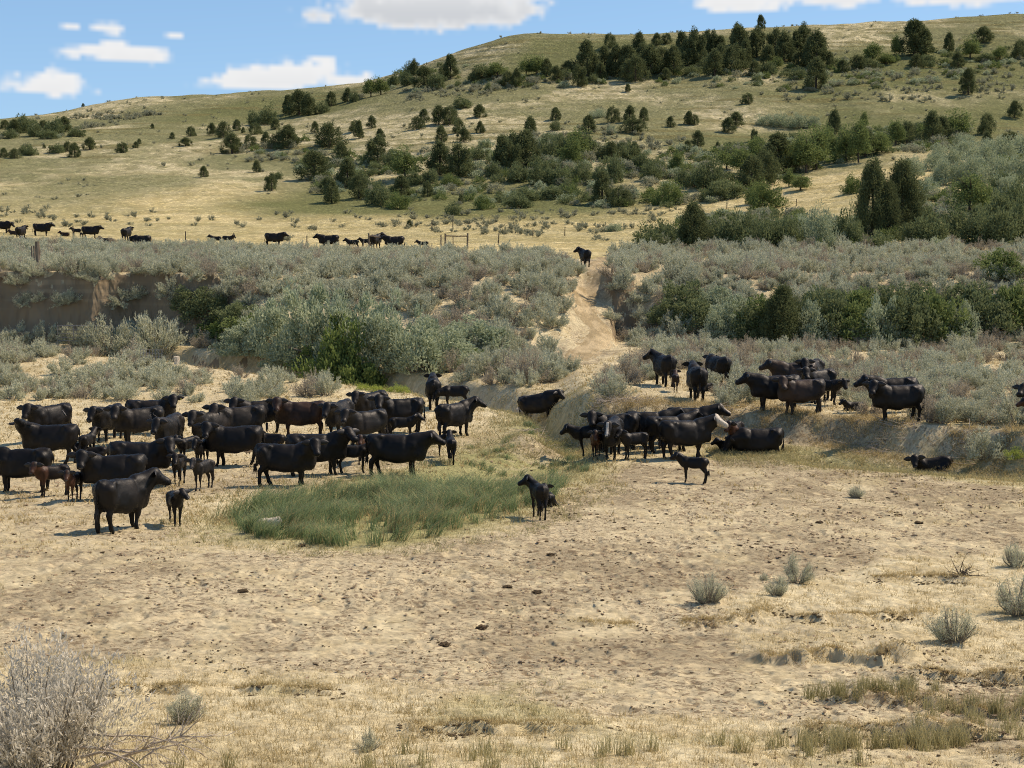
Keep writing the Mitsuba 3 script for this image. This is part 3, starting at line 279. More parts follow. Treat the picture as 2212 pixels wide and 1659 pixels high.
def _valley(x, y):
    """the floor, the right-hand terrace, the gully and the long cut bank"""
    lo = _low(y)
    s, w = bank_side(x, y)
    yt = np.interp(x, TERRACE[:, 0], TERRACE[:, 1])
    d = y - yt + fb(x, y, 3.0, 3, 9) * 2.2 + fb(x, y, .7, 3, 10) * .55
    lo = lo + np.maximum(_terr(y) - lo, 0) * sstep(-.7, .8, d) * sstep(1.9, 3.4, x)
    g, at, _ = along(GULLY[:, :2], x, y)
    i = np.clip(at.astype(int), 0, len(GULLY) - 2)
    f = (at - i)[:, None]
    dep = (GULLY[i, 2:] * (1 - f) + GULLY[i + 1, 2:] * f)
    wid = dep[:, 1] * (1 + .5 * fb(x, y, 2.5, 2, 3) + .22 * fb(x, y, .6, 2, 4))
    lo = lo - dep[:, 0] * np.exp(-(g / wid) ** 4)
    lo = lo + (.55 + .5 * fb(x, y, .7, 3, 6)) * np.exp(-((x - .9) / .9) ** 2 - ((y - 54.2) / 1.6) ** 2)      # eroded mound beside the channel
    ditch, _, _ = along([(11, 51.2), (14, 50.2), (17, 48.4), (24, 45)], x, y)
    lo = lo - .45 * np.exp(-(ditch / .9) ** 2)
    up = _up(x, np.clip(y, 80, 500), grid=False)
    cut = sstep(-1, 1, s / w)
    # slumps on the sage slope and small scarps along its crest
    return lo * (1 - cut) + up * cut - .6 * np.exp(-((s - 5) / .8) ** 2) * sstep(.08, .2, fb(x, y * .3, 9, 2, 21)) * cut


def height(x, y, fine=True):
    x, y = np.broadcast_arrays(np.asarray(x, float), np.asarray(y, float))
    shape, x, y = x.shape, x.ravel(), y.ravel()
    z = _low(y)
    m = (y > 30) & (y < 118) & (np.abs(x) < 210)
    if m.any():
        z[m] = _valley(x[m], y[m])
    m = (y >= 118) | ((y > 80) & (np.abs(x) >= 210))
    if m.any():
        z[m] = _up(x[m], np.clip(y[m], 80, 500), grid=False)
    far = sstep(88, 150, y)
    m = y > 88
    if m.any():
        z[m] += fb(x[m], y[m], 28, 3, 1) * (2.8 * far[m] * sstep(180, 260, y[m]) + .5 * far[m])
        z[m] += fb(x[m], y[m] * .6, 13, 3, 12) * 1.3 * sstep(210, 280, y[m])
    z = z + fb(x, y, 7, 3, 2) * (.22 + .5 * far * sstep(190, 260, y)) * sstep(6, 14, y)
    if fine:
        near = (y > 8) & (y < 34)
        if near.any():
            xs, ys, dz = x[near], y[near], 0
            wob = fb(xs, ys, .9, 3, 13) * .9 + fb(xs, ys, .2, 3, 14) * .34
            for line, h, wd in SCARPS:
                line = np.array(line)
                q = ys - np.interp(xs, line[:, 0], line[:, 1]) + wob * .8
                ends = sstep(line[0, 0] - .5, line[0, 0] + .3, xs) * (1 - sstep(line[-1, 0] - .3, line[-1, 0] + .5, xs))
                dz = dz + h * .55 * sstep(-wd, wd, q) * np.exp(-np.maximum(q - wd, 0) / 1.6) * ends * np.clip(.8 + 2.2 * fb(xs, ys, .45, 3, 15), .1, 1.4)
            z[near] += dz
    return z.reshape(shape)


#== small helpers
def ref(k):
    return {'type': 'ref', 'id': k}


def put(key, mesh, mat, parent=None, smooth=False, uv=None, to=None):
    """one entry of the scene"""
    k = key if parent is None else parent + '__' + key
    k = numbered(k)
    d = mikit.ply(mesh, mat, smooth=smooth, uv=uv)
    if to is not None:
        d['to_world'] = to
    scene[k] = d
    return k


_used = {}


def numbered(k):
    n = _used.get(k, 0)
    _used[k] = n + 1
    return k if n == 0 else numbered('%s_%03d' % (k, n)) if ('%s_%03d' % (k, n)) in _used else '%s_%03d' % (k, n)


def say(key, label=None, cat=None, group=None, kind=None):
    d = {}
    for a, b in (('label', label), ('category', cat), ('group', group), ('kind', kind)):
        if b:
            d[a] = b
    labels[key] = d


def tube_mesh(pts, rad, sides=6):
    p = np.asarray(pts, float)
    t = np.gradient(p, axis=0)
    t /= np.linalg.norm(t, axis=1, keepdims=True) + 1e-12
    a = np.cross(t, np.where(np.abs(t[:, 2:]) < .9, [0, 0, 1.0], [1.0, 0, 0]))
    a /= np.linalg.norm(a, axis=1, keepdims=True) + 1e-12
    b = np.cross(t, a)
    ang = np.arange(sides) * 2 * np.pi / sides
    r = np.broadcast_to(np.asarray(rad, float), (len(p),))
    v = (p[:, None] + r[:, None, None] * (np.cos(ang)[None, :, None] * a[:, None] + np.sin(ang)[None, :, None] * b[:, None])).reshape(-1, 3)
    i, j = np.meshgrid(np.arange(len(p) - 1), np.arange(sides), indexing='ij')
    q = np.stack([i * sides + j, i * sides + (j + 1) % sides, (i + 1) * sides + (j + 1) % sides, (i + 1) * sides + j], -1).reshape(-1, 4)
    n = len(v)
    v = np.vstack([v, p[:1], p[-1:]])
    k = np.arange(sides)
    e = (len(p) - 1) * sides
    f = np.vstack([q[:, [0, 1, 2]], q[:, [0, 2, 3]], np.stack([k * 0 + n, (k + 1) % sides, k], 1), np.stack([k * 0 + n + 1, e + k, e + (k + 1) % sides], 1)])
    return trimesh.Trimesh(v, f, process=False)


def place(x, y, heading=0.0, size=1.0, z=None, stretch=1.0, tilt=None):
    z = float(height(x, y)) if z is None else z
    m = T().translate([float(x), float(y), float(z)])
    if tilt is not None:
        m = m @ T().rotate(list(map(float, tilt[0])), float(tilt[1]))
    return m @ T().rotate([0, 0, 1], float(heading)) @ T().scale([float(size), float(size), float(size * stretch)])


#== materials
def rgb(c):
    return {'type': 'rgb', 'value': list(c)}


#   how bare and how green the ground is, kept as two survey grids in metres (fine near by, coarse on the hills) and read by the materials
def masks(x, y):
    shape, x, y = x.shape, x.ravel(), y.ravel()
    w = fb(x, y, 2.2, 4, 31) * 3.0
    bare = sstep(-.9, .9, inside(BARE, x, y) + w)
    bare = np.maximum(bare, .62 * sstep(-1, 1.4, inside(LEFTDIRT, x, y) + w))
    bare = np.maximum(bare, .42 * sstep(7, 14, y) * sstep(0, .12, fb(x, y, 5, 3, 33)) * (y < 95))
    yt = np.interp(x, TERRACE[:, 0], TERRACE[:, 1])
    bare = np.maximum(bare, .75 * np.exp(-((y - yt) / 2.0) ** 2) * sstep(1.5, 3, x))
    tr, _, _ = along(TRACK, x, y)
    bare = np.maximum(bare, sstep(2.6, 1.2, tr + w * .45))
    bare = np.maximum(bare, .5 * sstep(90, 97, y) * sstep(128, 108, y))
    green = .85 * sstep(-1.6, .8, inside(RUSH, x, y) + w * .6) * (1 - .95 * np.exp(-(((x - .9) / 1.2) ** 2 + ((y - 54.2) / 2.0) ** 2) ** 2))
    green = np.maximum(green, .38 * sstep(.02, .16, fb(x, y, 3.4, 3, 35)) * (y < 24))
    bare = np.maximum(bare, .9 * np.exp(-(((x - .9) / 1.1) ** 2 + ((y - 54.2) / 1.9) ** 2) ** 2))
    ditch, _, _ = along([(8.5, 52.5), (14, 50.2), (20, 47)], x, y)
    green = np.maximum(green, .55 * np.exp(-(ditch / 1.7) ** 2) + .3 * np.exp(-((ditch - 2.5) / 2.5) ** 2) * (y < 55))
    for poly, k in ((GREEN1, .95), (GREEN2, .9), (GREEN3, .9), (GREEN4, .75), (GREEN5, .8)):
        green = np.maximum(green, k * sstep(-14, 6, inside(poly, x, y) + fb(x, y, 18, 3, 37) * 22))
    green = green * (1 - .9 * sstep(-6, 5, inside(GOLDRIDGE, x, y)))
    bare = np.where(y > 128, .25 + .75 * sstep(-.02, .10, fb(x, y, 60, 2, 39)) * sstep(255, 300, y), np.minimum(bare, 1 - .8 * np.minimum(1, green)))
    return np.stack([bare, np.clip(green, 0, 1)], -1).reshape(shape + (2,))

def survey(x0, x1, y0, y1, step):
    xs, ys = np.arange(x0, x1, step), np.arange(y0, y1, step)
    m = masks(*np.meshgrid(xs, ys))
    return x0, y0, step, len(xs), len(ys), [mi.Float(np.ascontiguousarray(m[..., k]).ravel().astype(np.float32)) for k in (0, 1)]


def read(grid, p):
    x0, y0, step, nx, ny, (a, b) = grid
    u, v = dr.clip((p.x - x0) / step, 0, nx - 1.01), dr.clip((p.y - y0) / step, 0, ny - 1.01)
    i, j = mi.UInt32(dr.floor(u)), mi.UInt32(dr.floor(v))
    fu, fv = u - dr.floor(u), v - dr.floor(v)
    at = lambda t: dr.lerp(dr.lerp(dr.gather(mi.Float, t, j * nx + i), dr.gather(mi.Float, t, j * nx + i + 1), fu), dr.lerp(dr.gather(mi.Float, t, (j + 1) * nx + i), dr.gather(mi.Float, t, (j + 1) * nx + i + 1), fu), fv)
    return at(a), at(b)


NEAR_SURVEY, FAR_SURVEY = survey(-50, 50, 4, 131, .16), survey(-330, 330, 125, 560, 1.6)


def soil_colour(p, n, uv):
    b, g = read(NEAR_SURVEY, p)
    n1, n2, n3 = fbm(p.x * .33, p.y * .33, 1.5, 3), fbm(p.x * 2.3, p.y * 2.3, 4.5, 3), noise(p.x * 15, p.y * 15, 2)
    litter = fbm(p.x * 7.5 + 9, p.y * 11, 7.5, 3)
    speck = noise(p.x * 26, p.y * 34, 1)
    straw = mix((.42, .355, .215), (.52, .455, .295), smoothstep(.35, .65, n2)) * (.80 + .40 * n3)
    straw = mix(straw, (.33, .275, .15), smoothstep(.52, .75, n1) * .6)
    green = mix((.17, .185, .075), (.28, .26, .115), n2) * (.8 + .4 * n3)
    dirt = mix((.425, .365, .24), (.305, .257, .168), smoothstep(.4, .62, n1)) * (.80 + .40 * n3)
    dirt = mix(dirt, (.16, .12, .075), smoothstep(.52, .65, litter) * .8)
    dirt = mix(dirt, (.15, .11, .07), smoothstep(.70, .84, speck) * .75)
    dirt = mix(dirt, (.54, .455, .285), smoothstep(.57, .70, n2) * .6)
    dirt = mix(dirt, straw, smoothstep(.50, .66, fbm(p.x * .8 + 7, p.y * .55, 2.5, 3)) * .65)
    grass = mix(straw, green, g)
    return mix(grass, dirt, smoothstep(.25, .75, b + (n2 - .5) * .9))


def soil_bump(p, n, uv):
    return (noise(p.x * 5.2, p.y * 5.2, 1) * .6 + noise(p.x * 11, p.y * 13, 3) * .3) 


def hill_colour(p, n, uv):
    b, g = read(FAR_SURVEY, p)
    n1, n2 = fbm(p.x * .045, p.y * .045, p.z * .06, 4), fbm(p.x * .5, p.y * .35, p.z * .6, 3)
    fine = noise(p.x * 3.2, p.y * 2.6, p.z * 2.6)
    ledge = noise(p.x * .10, p.y * .02, p.z * 1.15)
    up = smoothstep(205, 275, p.y + 60 * (n1 - .5))
    c = mix(mix((.40, .335, .165), (.48, .41, .225), smoothstep(.35, .65, n2)), mix((.27, .248, .138), (.43, .385, .24), smoothstep(.36, .66, n2)), up)
    c = mix(c, (.165, .168, .085), smoothstep(.42, .58, n1) * (.25 + .6 * up))
    c = mix(c, (.125, .135, .058), g * smoothstep(.12, .55, n2 + .3 * g))
    c = mix(c, (.15, .135, .06), smoothstep(.60, .75, ledge) * b * .7)
    tuft = smoothstep(.62, .82, fine)
    spot = smoothstep(.66, .80, noise(p.x * 1.3 + 5, p.y * 1.0, p.z * 1.1))
    c = mix(c, (.13, .135, .07), spot * (.25 + .35 * up))
    return mix(c, c * 1.5, tuft * .6) * (.78 + .36 * fine)


def hill_bump(p, n, uv):
    return noise(p.x * 1.1, p.y * 1.1, p.z) * .6 + noise(p.x * .10, p.y * .02, p.z * 1.15) * 2.0 + noise(p.x * 2.7, p.y * 2.7, p.z * 2) * .35


def bank_colour(p, n, uv):
    n1, n2 = fbm(p.x * 1.1, p.y * .8, p.z * .35, 3), noise(p.x * 5, p.y * 3, p.z * .8)
    lay = noise(p.x * .2, p.y * .2, p.z * 3.5)
    c = mix((.255, .205, .138), (.175, .138, .09), n1)
    c = mix(c, (.31, .25, .165), smoothstep(.6, .8, lay) * .5)
    return mix(c, (.13, .10, .065), smoothstep(.62, .9, n2) * .35)


def bank_bump(p, n, uv):
    return fbm(p.x * 2.2, p.y * 1.5, p.z * .7, 3) + .4 * noise(p.x * 9, p.y * 6, p.z * 3)


def bumped(name, colour, relief, scale, rough=None):
    scene[name] = {'type': 'twosided', 'b': {'type': 'bumpmap', 'arbitrary': mikit.proc(relief, eps=.02), 'scale': scale, 'bsdf': {'type': 'diffuse', 'reflectance': mikit.proc(colour)}}}


def matte(name, colour):
    scene[name] = {'type': 'twosided', 'b': {'type': 'diffuse', 'reflectance': mikit.proc(colour) if callable(colour) else rgb(colour)}}


bumped('mat_soil', soil_colour, soil_bump, .045)
bumped('mat_hill', hill_colour, hill_bump, .22)
bumped('mat_bank', bank_colour, bank_bump, .16)


def leafy(name, dark, light, tip, patch=.5, through=.7):
    """leaf colour: each leaf its own tone between dark and light, lighter tips, slow drift from plant to plant"""
    def f(p, n, uv):
        drift = noise(p.x * .45 + 3.1, p.y * .45, 1.7)
        c = mix(dark, light, dr.clip(uv.x * (1 - patch) + drift * patch, 0, 1))
        return mix(c, tip, smoothstep(.35, 1.0, uv.y) * .55)
    scene[name] = {'type': 'principledthin', 'base_color': mikit.proc(f), 'roughness': .8, 'diff_trans': through, 'spec_trans': 0.0, 'eta': 1.2}


leafy('leaf_sage', (.30, .31, .205), (.58, .585, .425), (.80, .795, .63), .55, .5)
leafy('leaf_sage_dry', (.25, .215, .155), (.50, .435, .32), (.68, .61, .48), .6, .45)
leafy('leaf_sage_far', (.21, .22, .14), (.37, .37, .26), (.48, .48, .35))
leafy('leaf_juniper', (.075, .095, .042), (.165, .19, .088), (.24, .265, .13))
leafy('leaf_green', (.095, .13, .045), (.22, .27, .095), (.32, .37, .15))
leafy('leaf_shrub', (.10, .125, .055), (.21, .245, .115), (.31, .34, .18))
leafy('leaf_silver', (.22, .26, .15), (.43, .48, .31), (.62, .66, .48))
leafy('leaf_bright', (.095, .135, .04), (.22, .285, .085), (.33, .39, .14))
leafy('leaf_dry_bush', (.45, .42, .345), (.70, .66, .56), (.80, .77, .68))
leafy('leaf_yellow', (.26, .32, .06), (.42, .47, .12), (.5, .54, .17))
leafy('leaf_rush', (.12, .17, .08), (.26, .335, .16), (.45, .50, .28))
leafy('leaf_straw', (.33, .26, .125), (.52, .42, .22), (.58, .48, .27))
leafy('leaf_olive', (.26, .245, .115), (.42, .375, .19), (.54, .47, .26))
matte('wood_dark', (.085, .07, .055))
matte('wood_grey', lambda p, n, uv: mix((.17, .145, .115), (.33, .30, .25), noise(p.x * 7, p.y * 7, p.z * 22)))
matte('wood_bleached', lambda p, n, uv: mix((.30, .255, .20), (.52, .46, .38), noise(p.x * 12, p.y * 12, p.z * 12)))
matte('wood_pale', lambda p, n, uv: mix((.50, .43, .33), (.72, .66, .56), noise(p.x * 9, p.y * 9, p.z * 9)))
matte('wood_post', lambda p, n, uv: mix((.10, .08, .06), (.24, .20, .155), noise(p.x * 9, p.y * 9, p.z * 2.5)))
scene['steel_pipe'] = {'type': 'principled', 'base_color': rgb((.23, .22, .20)), 'metallic': .6, 'roughness': .5}
matte('dung', lambda p, n, uv: mix((.055, .042, .028), (.12, .09, .055), noise(p.x * 30, p.y * 30, p.z * 30)))
matte('clod_dirt', lambda p, n, uv: mix((.27, .20, .13), (.40, .31, .21), noise(p.x * 9, p.y * 9, p.z * 9)))
matte('rock_pale', lambda p, n, uv: mix((.33, .28, .2), (.47, .41, .31), fbm(p.x * 3, p.y * 3, p.z * 3)))


#== the ground: one sheet, finest where the camera is near, out past the ridge in every direction
def rings():
    r = [1.0]
    while r[-1] < 560:
        q = r[-1]
        step = .5 if q < 9 else max(.05, q * q / 7000.0) if q < 60 else .40 if q < 88 else .17 if q < 103 else .85 if q < 230 else 1.5 if q < 450 else 8
        r.append(q + step)
    return np.array(r)


def bearings():
    mid = np.linspace(-.372, .372, 560)
    out, a, s = [], .375, .003
    while a < math.pi - .12:
        s = min(s * 1.25, .12)
        a += s
        out.append(a)
    out = np.array(out)
    return np.concatenate([-out[::-1], mid, out])


R, B = rings(), bearings()
gx, gy = R[:, None] * np.sin(B)[None], R[:, None] * np.cos(B)[None]
gz = height(gx, gy)


def sampled(grid, x, y):
    x0, y0, step, nx, ny, tabs = grid
    return np.stack([ndimage.map_coordinates(np.array(t).reshape(ny, nx), [(y - y0) / step, (x - x0) / step], order=1, mode='nearest') for t in tabs], -1)


guv = np.where((gy < 124)[..., None], sampled(NEAR_SURVEY, gx, gy), sampled(FAR_SURVEY, gx, gy))
# hoof marks: the trampled earth is pocked and lumpy
pock = guv[..., 0] * sstep(70, 40, R)[:, None] * sstep(6, 12, R)[:, None]
n3d = lambda f, k: meshkit.noise(np.stack([gx * f, gy * f, gx * 0], -1), k)
pit, fine_ = n3d(3.4, 43), n3d(10.0, 42)
gz = gz + pock * ((.15 + 1.1 * sstep(.42, .66, n3d(.45, 45))) * .034 * (n3d(6.0, 41) - .5) + .034 * (fine_ - .5) * sstep(40, 26, R)[:, None] - .05 * sstep(.64, .80, pit) * sstep(58, 40, R)[:, None]) + (1 - guv[..., 0]) * sstep(100, 60, R)[:, None] * (.05 * (n3d(2.6, 44) - .5) + .03 * (fine_ - .5) * sstep(40, 26, R)[:, None])
V = np.stack([gx, gy, gz], -1).reshape(-1, 3)
nr, nb_ = gx.shape
ii, jj = np.meshgrid(np.arange(nr - 1), np.arange(nb_), indexing='ij')
j2 = (jj + 1) % nb_
quad = np.stack([ii * nb_ + jj, (ii + 1) * nb_ + jj, (ii + 1) * nb_ + j2, ii * nb_ + j2], -1)[..., ::-1]
mid = (quad[..., 0] * 0 + (ii + .5)).astype(int)
nz = np.cross(V[quad[..., 2]] - V[quad[..., 0]], V[quad[..., 3]] - V[quad[..., 1]])
nz = nz[..., 2] / (np.linalg.norm(nz, axis=-1) + 1e-12)
qc = V[quad].mean(2)
steep = (np.abs(nz) < .52) & (qc[..., 1] > 84) & (qc[..., 1] < 106) & (np.abs(qc[..., 0]) < 60)
far = (qc[..., 1] > 128) & ~steep
UVG = np.stack([gx, gy + .6 * gz], -1).reshape(-1, 2) * .1
UVB = np.stack([gx + .4 * gy, gz], -1).reshape(-1, 2) * .1
vn = meshkit.arrays((V, quad.reshape(-1, 4)), True)[2]
for key, m, mat in (('ground', ~steep & ~far, 'mat_soil'), ('hillside', far, 'mat_hill'), ('creek_bank', steep, 'mat_bank')):
    q = quad[m]
    used, inv = np.unique(q, return_inverse=True)
    scene[key] = {**mikit.ply((V[used], inv.reshape(q.shape)), mat, smooth=True, uv=(UVB if key == 'creek_bank' else UVG)[used])}
    labels[key] = {'kind': 'structure'}
# the dirt track: a worn strip with two ruts, a hand above the ground it follows
tl = np.array(TRACK)
s_ = np.concatenate([[0], np.cumsum(np.hypot(*np.diff(tl, axis=0).T))])
ss = np.arange(0, s_[-1], .22)
cx, cy = PchipInterpolator(s_, tl[:, 0])(ss), PchipInterpolator(s_, tl[:, 1])(ss)
tx, ty = np.gradient(cx), np.gradient(cy)
tn = np.hypot(tx, ty)
ww = np.linspace(-1.5, 1.5, 25)
cx = cx + .35 * np.sin(ss * .55)
px, py = cx[:, None] + ww[None] * (ty / tn)[:, None], cy[:, None] - ww[None] * (tx / tn)[:, None]
edge = np.abs(ww)[None] + .5 * fb(px.ravel(), py.ravel(), .9, 2, 51).reshape(px.shape)
pz = height(px, py) + .05 - .05 * np.exp(-((np.abs(ww) - .75) / .22) ** 2)[None] + .03 * fb(px.ravel(), py.ravel(), .5, 2, 53).reshape(px.shape) - .4 * sstep(.85, 1.5, edge)
k_ = np.arange(len(ss) - 1)[:, None] * 25 + np.arange(24)[None]
tq = np.stack([k_, k_ + 1, k_ + 26, k_ + 25], -1).reshape(-1, 4)
matte('mat_track', lambda p, n, uv: mix((.42, .34, .21), (.29, .23, .135), smoothstep(.3, .7, fbm(p.x * 2.1, p.y * .9, 0, 3))) * (.85 + .3 * noise(p.x * 14, p.y * 14, 3)))
scene['dirt_track'] = mikit.ply((np.stack([px, py, pz], -1).reshape(-1, 3), tq), 'mat_track', smooth=True)
labels['dirt_track'] = {'kind': 'structure'}


#== plants: each kind is a few models of stems and many single leaves
def leaves(P, D, L, W, rng, quad=False, droop=0.0):
    """one narrow face per leaf: base P, direction D, length L, width W; uv = (random tone, place along the leaf)"""
    n = len(P)
    D = D / (np.linalg.norm(D, axis=1, keepdims=True) + 1e-9)
    S = np.cross(D, rng.normal(size=(n, 3)))
    S /= np.linalg.norm(S, axis=1, keepdims=True) + 1e-9
    L, W = np.broadcast_to(L, (n,))[:, None], np.broadcast_to(W, (n,))[:, None]
    tip = P + D * L - np.array([0, 0, 1]) * droop * L
    tone = rng.random(n)
    if quad:
        mid = P + D * L * .55
        v = np.stack([P, mid + S * W / 2, tip, mid - S * W / 2], 1).reshape(-1, 3)
        k = np.arange(n)[:, None] * 4
        f = np.vstack([k + [0, 1, 2], k + [0, 2, 3]])
        uv = np.stack([np.repeat(tone, 4), np.tile([0, .5, 1, .5], n)], 1)
    else:
        v = np.stack([P - S * W / 2, P + S * W / 2, tip], 1).reshape(-1, 3)
        f = np.arange(3 * n).reshape(-1, 3)
        uv = np.stack([np.repeat(tone, 3), np.tile([0, 0, 1], n)], 1)
    return v, f, uv


def rnd_dir(rng, n):
    d = rng.normal(size=(n, 3))
    return d / np.linalg.norm(d, axis=1, keepdims=True)


def sage(seed, shoots=60, per=26, L=.07, W=.022, h=1.0, r=.75, quad=False, stems=10, upright=.8):
    """sagebrush about 1 m tall: woody base, fanning shoots, upright leaf sprays at the tips in ragged clumps"""
    rng = np.random.default_rng(seed)
    nc = max(5, shoots // 7)
    ca, cr = rng.random(nc) * 2 * np.pi, np.sqrt(rng.random(nc)) * r
    ctop = h * (1 - .62 * (cr / r) ** 2) * rng.uniform(.62, 1.08, nc)
    cen = np.stack([np.cos(ca) * cr, np.sin(ca) * cr * .95, ctop], 1)
    k = rng.integers(0, nc, shoots)
    tip = cen[k] + rng.normal(size=(shoots, 3)) * np.array([.115, .115, .10]) * r / .75
    base = tip * np.array([.35, .35, 0]) + np.array([0, 0, .05])
    sd = tip - base
    ln = np.linalg.norm(sd, axis=1, keepdims=True)
    sd = sd / ln
    a = rng.uniform(0, 1, (shoots, per)) ** .75
    cover = np.clip(.62 * h / ln, .3, .85)
    P = tip[:, None] - sd[:, None] * ((1 - a)[..., None] * (ln * cover)[:, None]) + rng.normal(size=(shoots, per, 3)) * .03
    D = sd[:, None] * .9 + np.array([0, 0, upright]) + rng.normal(size=(shoots, per, 3)) * .85
    P, D = P.reshape(-1, 3), D.reshape(-1, 3)
    v, f, uv = leaves(P, D, L * rng.uniform(.7, 1.3, len(P)), W, rng, quad)
    st = []
    for i in rng.choice(shoots, min(stems, shoots), replace=False):
        m = (base[i] + tip[i]) / 2 + rng.normal(0, .04, 3)
        st.append(tube_mesh([np.array([base[i][0] * .3, base[i][1] * .3, -.06]), base[i], m, tip[i] - sd[i] * .06], [.022, .016, .011, .004], 4))
    return (v, f, uv), trimesh.util.concatenate(st)


def juniper(seed, h=5.0, r=1.9, clumps=90, per=60, cone=.75, L=.26, W=.10, twin=False):
    """dark evergreen: crown of upright sprays, ragged outline, gaps between the boughs"""
    rng = np.random.default_rng(seed)
    z = rng.random(clumps) ** .9
    prof = (1 - z ** (1.4 + cone)) ** (.55 + .35 * cone) * (np.minimum(1, (z + .10) / .22)) ** .6
    a = rng.random(clumps) * 2 * np.pi
    lobes = 1 + .22 * np.sin(a * 2 + seed) + .16 * np.sin(a * 3 + seed * 2.3)
    rad = r * prof * lobes * np.sqrt(rng.uniform(.25, 1.0, clumps)) * rng.uniform(.8, 1.12, clumps)
    C = np.stack([np.cos(a) * rad, np.sin(a) * rad, h * (.06 + .88 * z)], 1)
    if twin:
        C[::3] = C[::3] * np.array([.7, .7, .78]) + np.array([r * .75, 0, 0])
    csz = rng.uniform(.55, 1.15, clumps) * r * .30
    k = np.repeat(np.arange(clumps), per)
    off = rnd_dir(rng, len(k)) * (rng.random(len(k)) ** .5)[:, None]
    P = C[k] + off * csz[k][:, None] * np.array([1, 1, 1.5])
    out = P * np.array([1, 1, 0])
    out /= np.linalg.norm(out, axis=1, keepdims=True) + 1e-6
    D = out * .75 + np.array([0, 0, .6]) + rng.normal(size=P.shape) * .6
    v, f, uv = leaves(P, D, L * rng.uniform(.6, 1.35, len(P)), W, rng)
    tops = [tube_mesh([(0, 0, -.3), (.03, 0, h * .3), (.0, .05, h * .62), (0, 0, h * .92)], [h * .035, h * .028, h * .016, .02], 7)]
    for i in rng.choice(clumps, 14, replace=False):
        b = np.array([0, 0, max(.15, C[i][2] * .7)])
        tops.append(tube_mesh([b, (b + C[i]) / 2 + rng.normal(0, .05, 3), C[i]], [h * .011, h * .008, .012], 4))
    return (v, f, uv), trimesh.util.concatenate(tops)


def bush(seed, h=2.2, r=1.7, clumps=60, per=60, L=.11, W=.055, quad=False, up=.25, hollow=.35, stems=9, tight=1.0):
    """leafy shrub: dome of leaf clumps, sunny and shaded pockets between them"""
    rng = np.random.default_rng(seed)
    d = rnd_dir(rng, clumps)
    d[:, 2] = np.abs(d[:, 2]) * 1.05 - .05
    rr = rng.uniform(hollow, 1.0, clumps) ** .6
    lob = 1 + .22 * np.sin(np.arctan2(d[:, 1], d[:, 0]) * 3 + seed) + .12 * rng.normal(size=clumps)
    C = d * (rr * lob)[:, None] * np.array([r, r, h * .86]) * .88 + np.array([0, 0, h * .07])
    cs = rng.uniform(.5, 1.25, clumps) * .24 * tight * (r + h) / 2
    k = np.repeat(np.arange(clumps), per)
    o = rnd_dir(rng, len(k))
    P = C[k] + o * (rng.random(len(k)) ** .42)[:, None] * cs[k][:, None]
    D = o * .8 + d[k] * .3 + np.array([0, 0, up]) + rng.normal(size=P.shape) * .5
    P[:, 2] = np.maximum(P[:, 2], .03)
    v, f, uv = leaves(P, D, L * rng.uniform(.6, 1.3, len(P)), W, rng, quad)
    st = []
    for i in rng.choice(clumps, min(stems, clumps), replace=False):
        m = C[i] * np.array([.45, .45, .55]) + rng.normal(0, .04, 3)
        st.append(tube_mesh([(C[i][0] * .08, C[i][1] * .08, -.1), m, C[i]], [.035, .024, .008], 4))
    return (v, f, uv), trimesh.util.concatenate(st)


def broadleaf(seed, h=5.0, r=1.7, clumps=70, per=60, L=.17, W=.10, bare=.22):
    """small leafy tree with an open crown over a visible crooked trunk"""
    rng = np.random.default_rng(seed)
    (v, f, uv), _ = bush(seed + 50, h * (1 - bare), r, clumps, per, L, W, True, .1, .3, 3)
    v = v + np.array([0, 0, h * bare])
    trunk = [tube_mesh([(0, 0, -.3), (.08, .03, h * bare), (-.05, .06, h * .5), (.05, 0, h * .8)], [h * .028, h * .022, h * .015, .02], 7)]
    for i in range(9):
        a = rng.random() * 6.28
        b = np.array([0, 0, h * rng.uniform(bare * .8, .6)])
        e = b + np.array([np.cos(a) * r * .7, np.sin(a) * r * .7, h * .25])
        trunk.append(tube_mesh([b, (b + e) / 2 + rng.normal(0, .1, 3), e], [h * .012, h * .008, .012], 5))
    return (v, f, uv), trimesh.util.concatenate(trunk)


def model(name, made, leaf_mat, wood_mat):
    """a shape group of two parts, for placing copies"""
    (v, f, uv), wood = made
    group = {'type': 'shapegroup', 'foliage': mikit.ply((v, f), leaf_mat, smooth=False, uv=uv)}
    if wood is not None:
        group['stems' if name.split('-')[0] in ('sage', 'bush') else 'trunk'] = mikit.ply(wood, wood_mat, smooth=True)
    scene[name] = group
    return name


def copy_at(key, name, x, y, heading, size, stretch=1.0, sink=0.0, parent=None, z=None):
    k = numbered(key) if parent is None else parent
    m = place(x, y, heading, size, (float(height(x, y)) if z is None else z) - sink, stretch)
    scene[k] = {'type': 'instance', 'to_world': m, 'group': ref(name)}
    return k


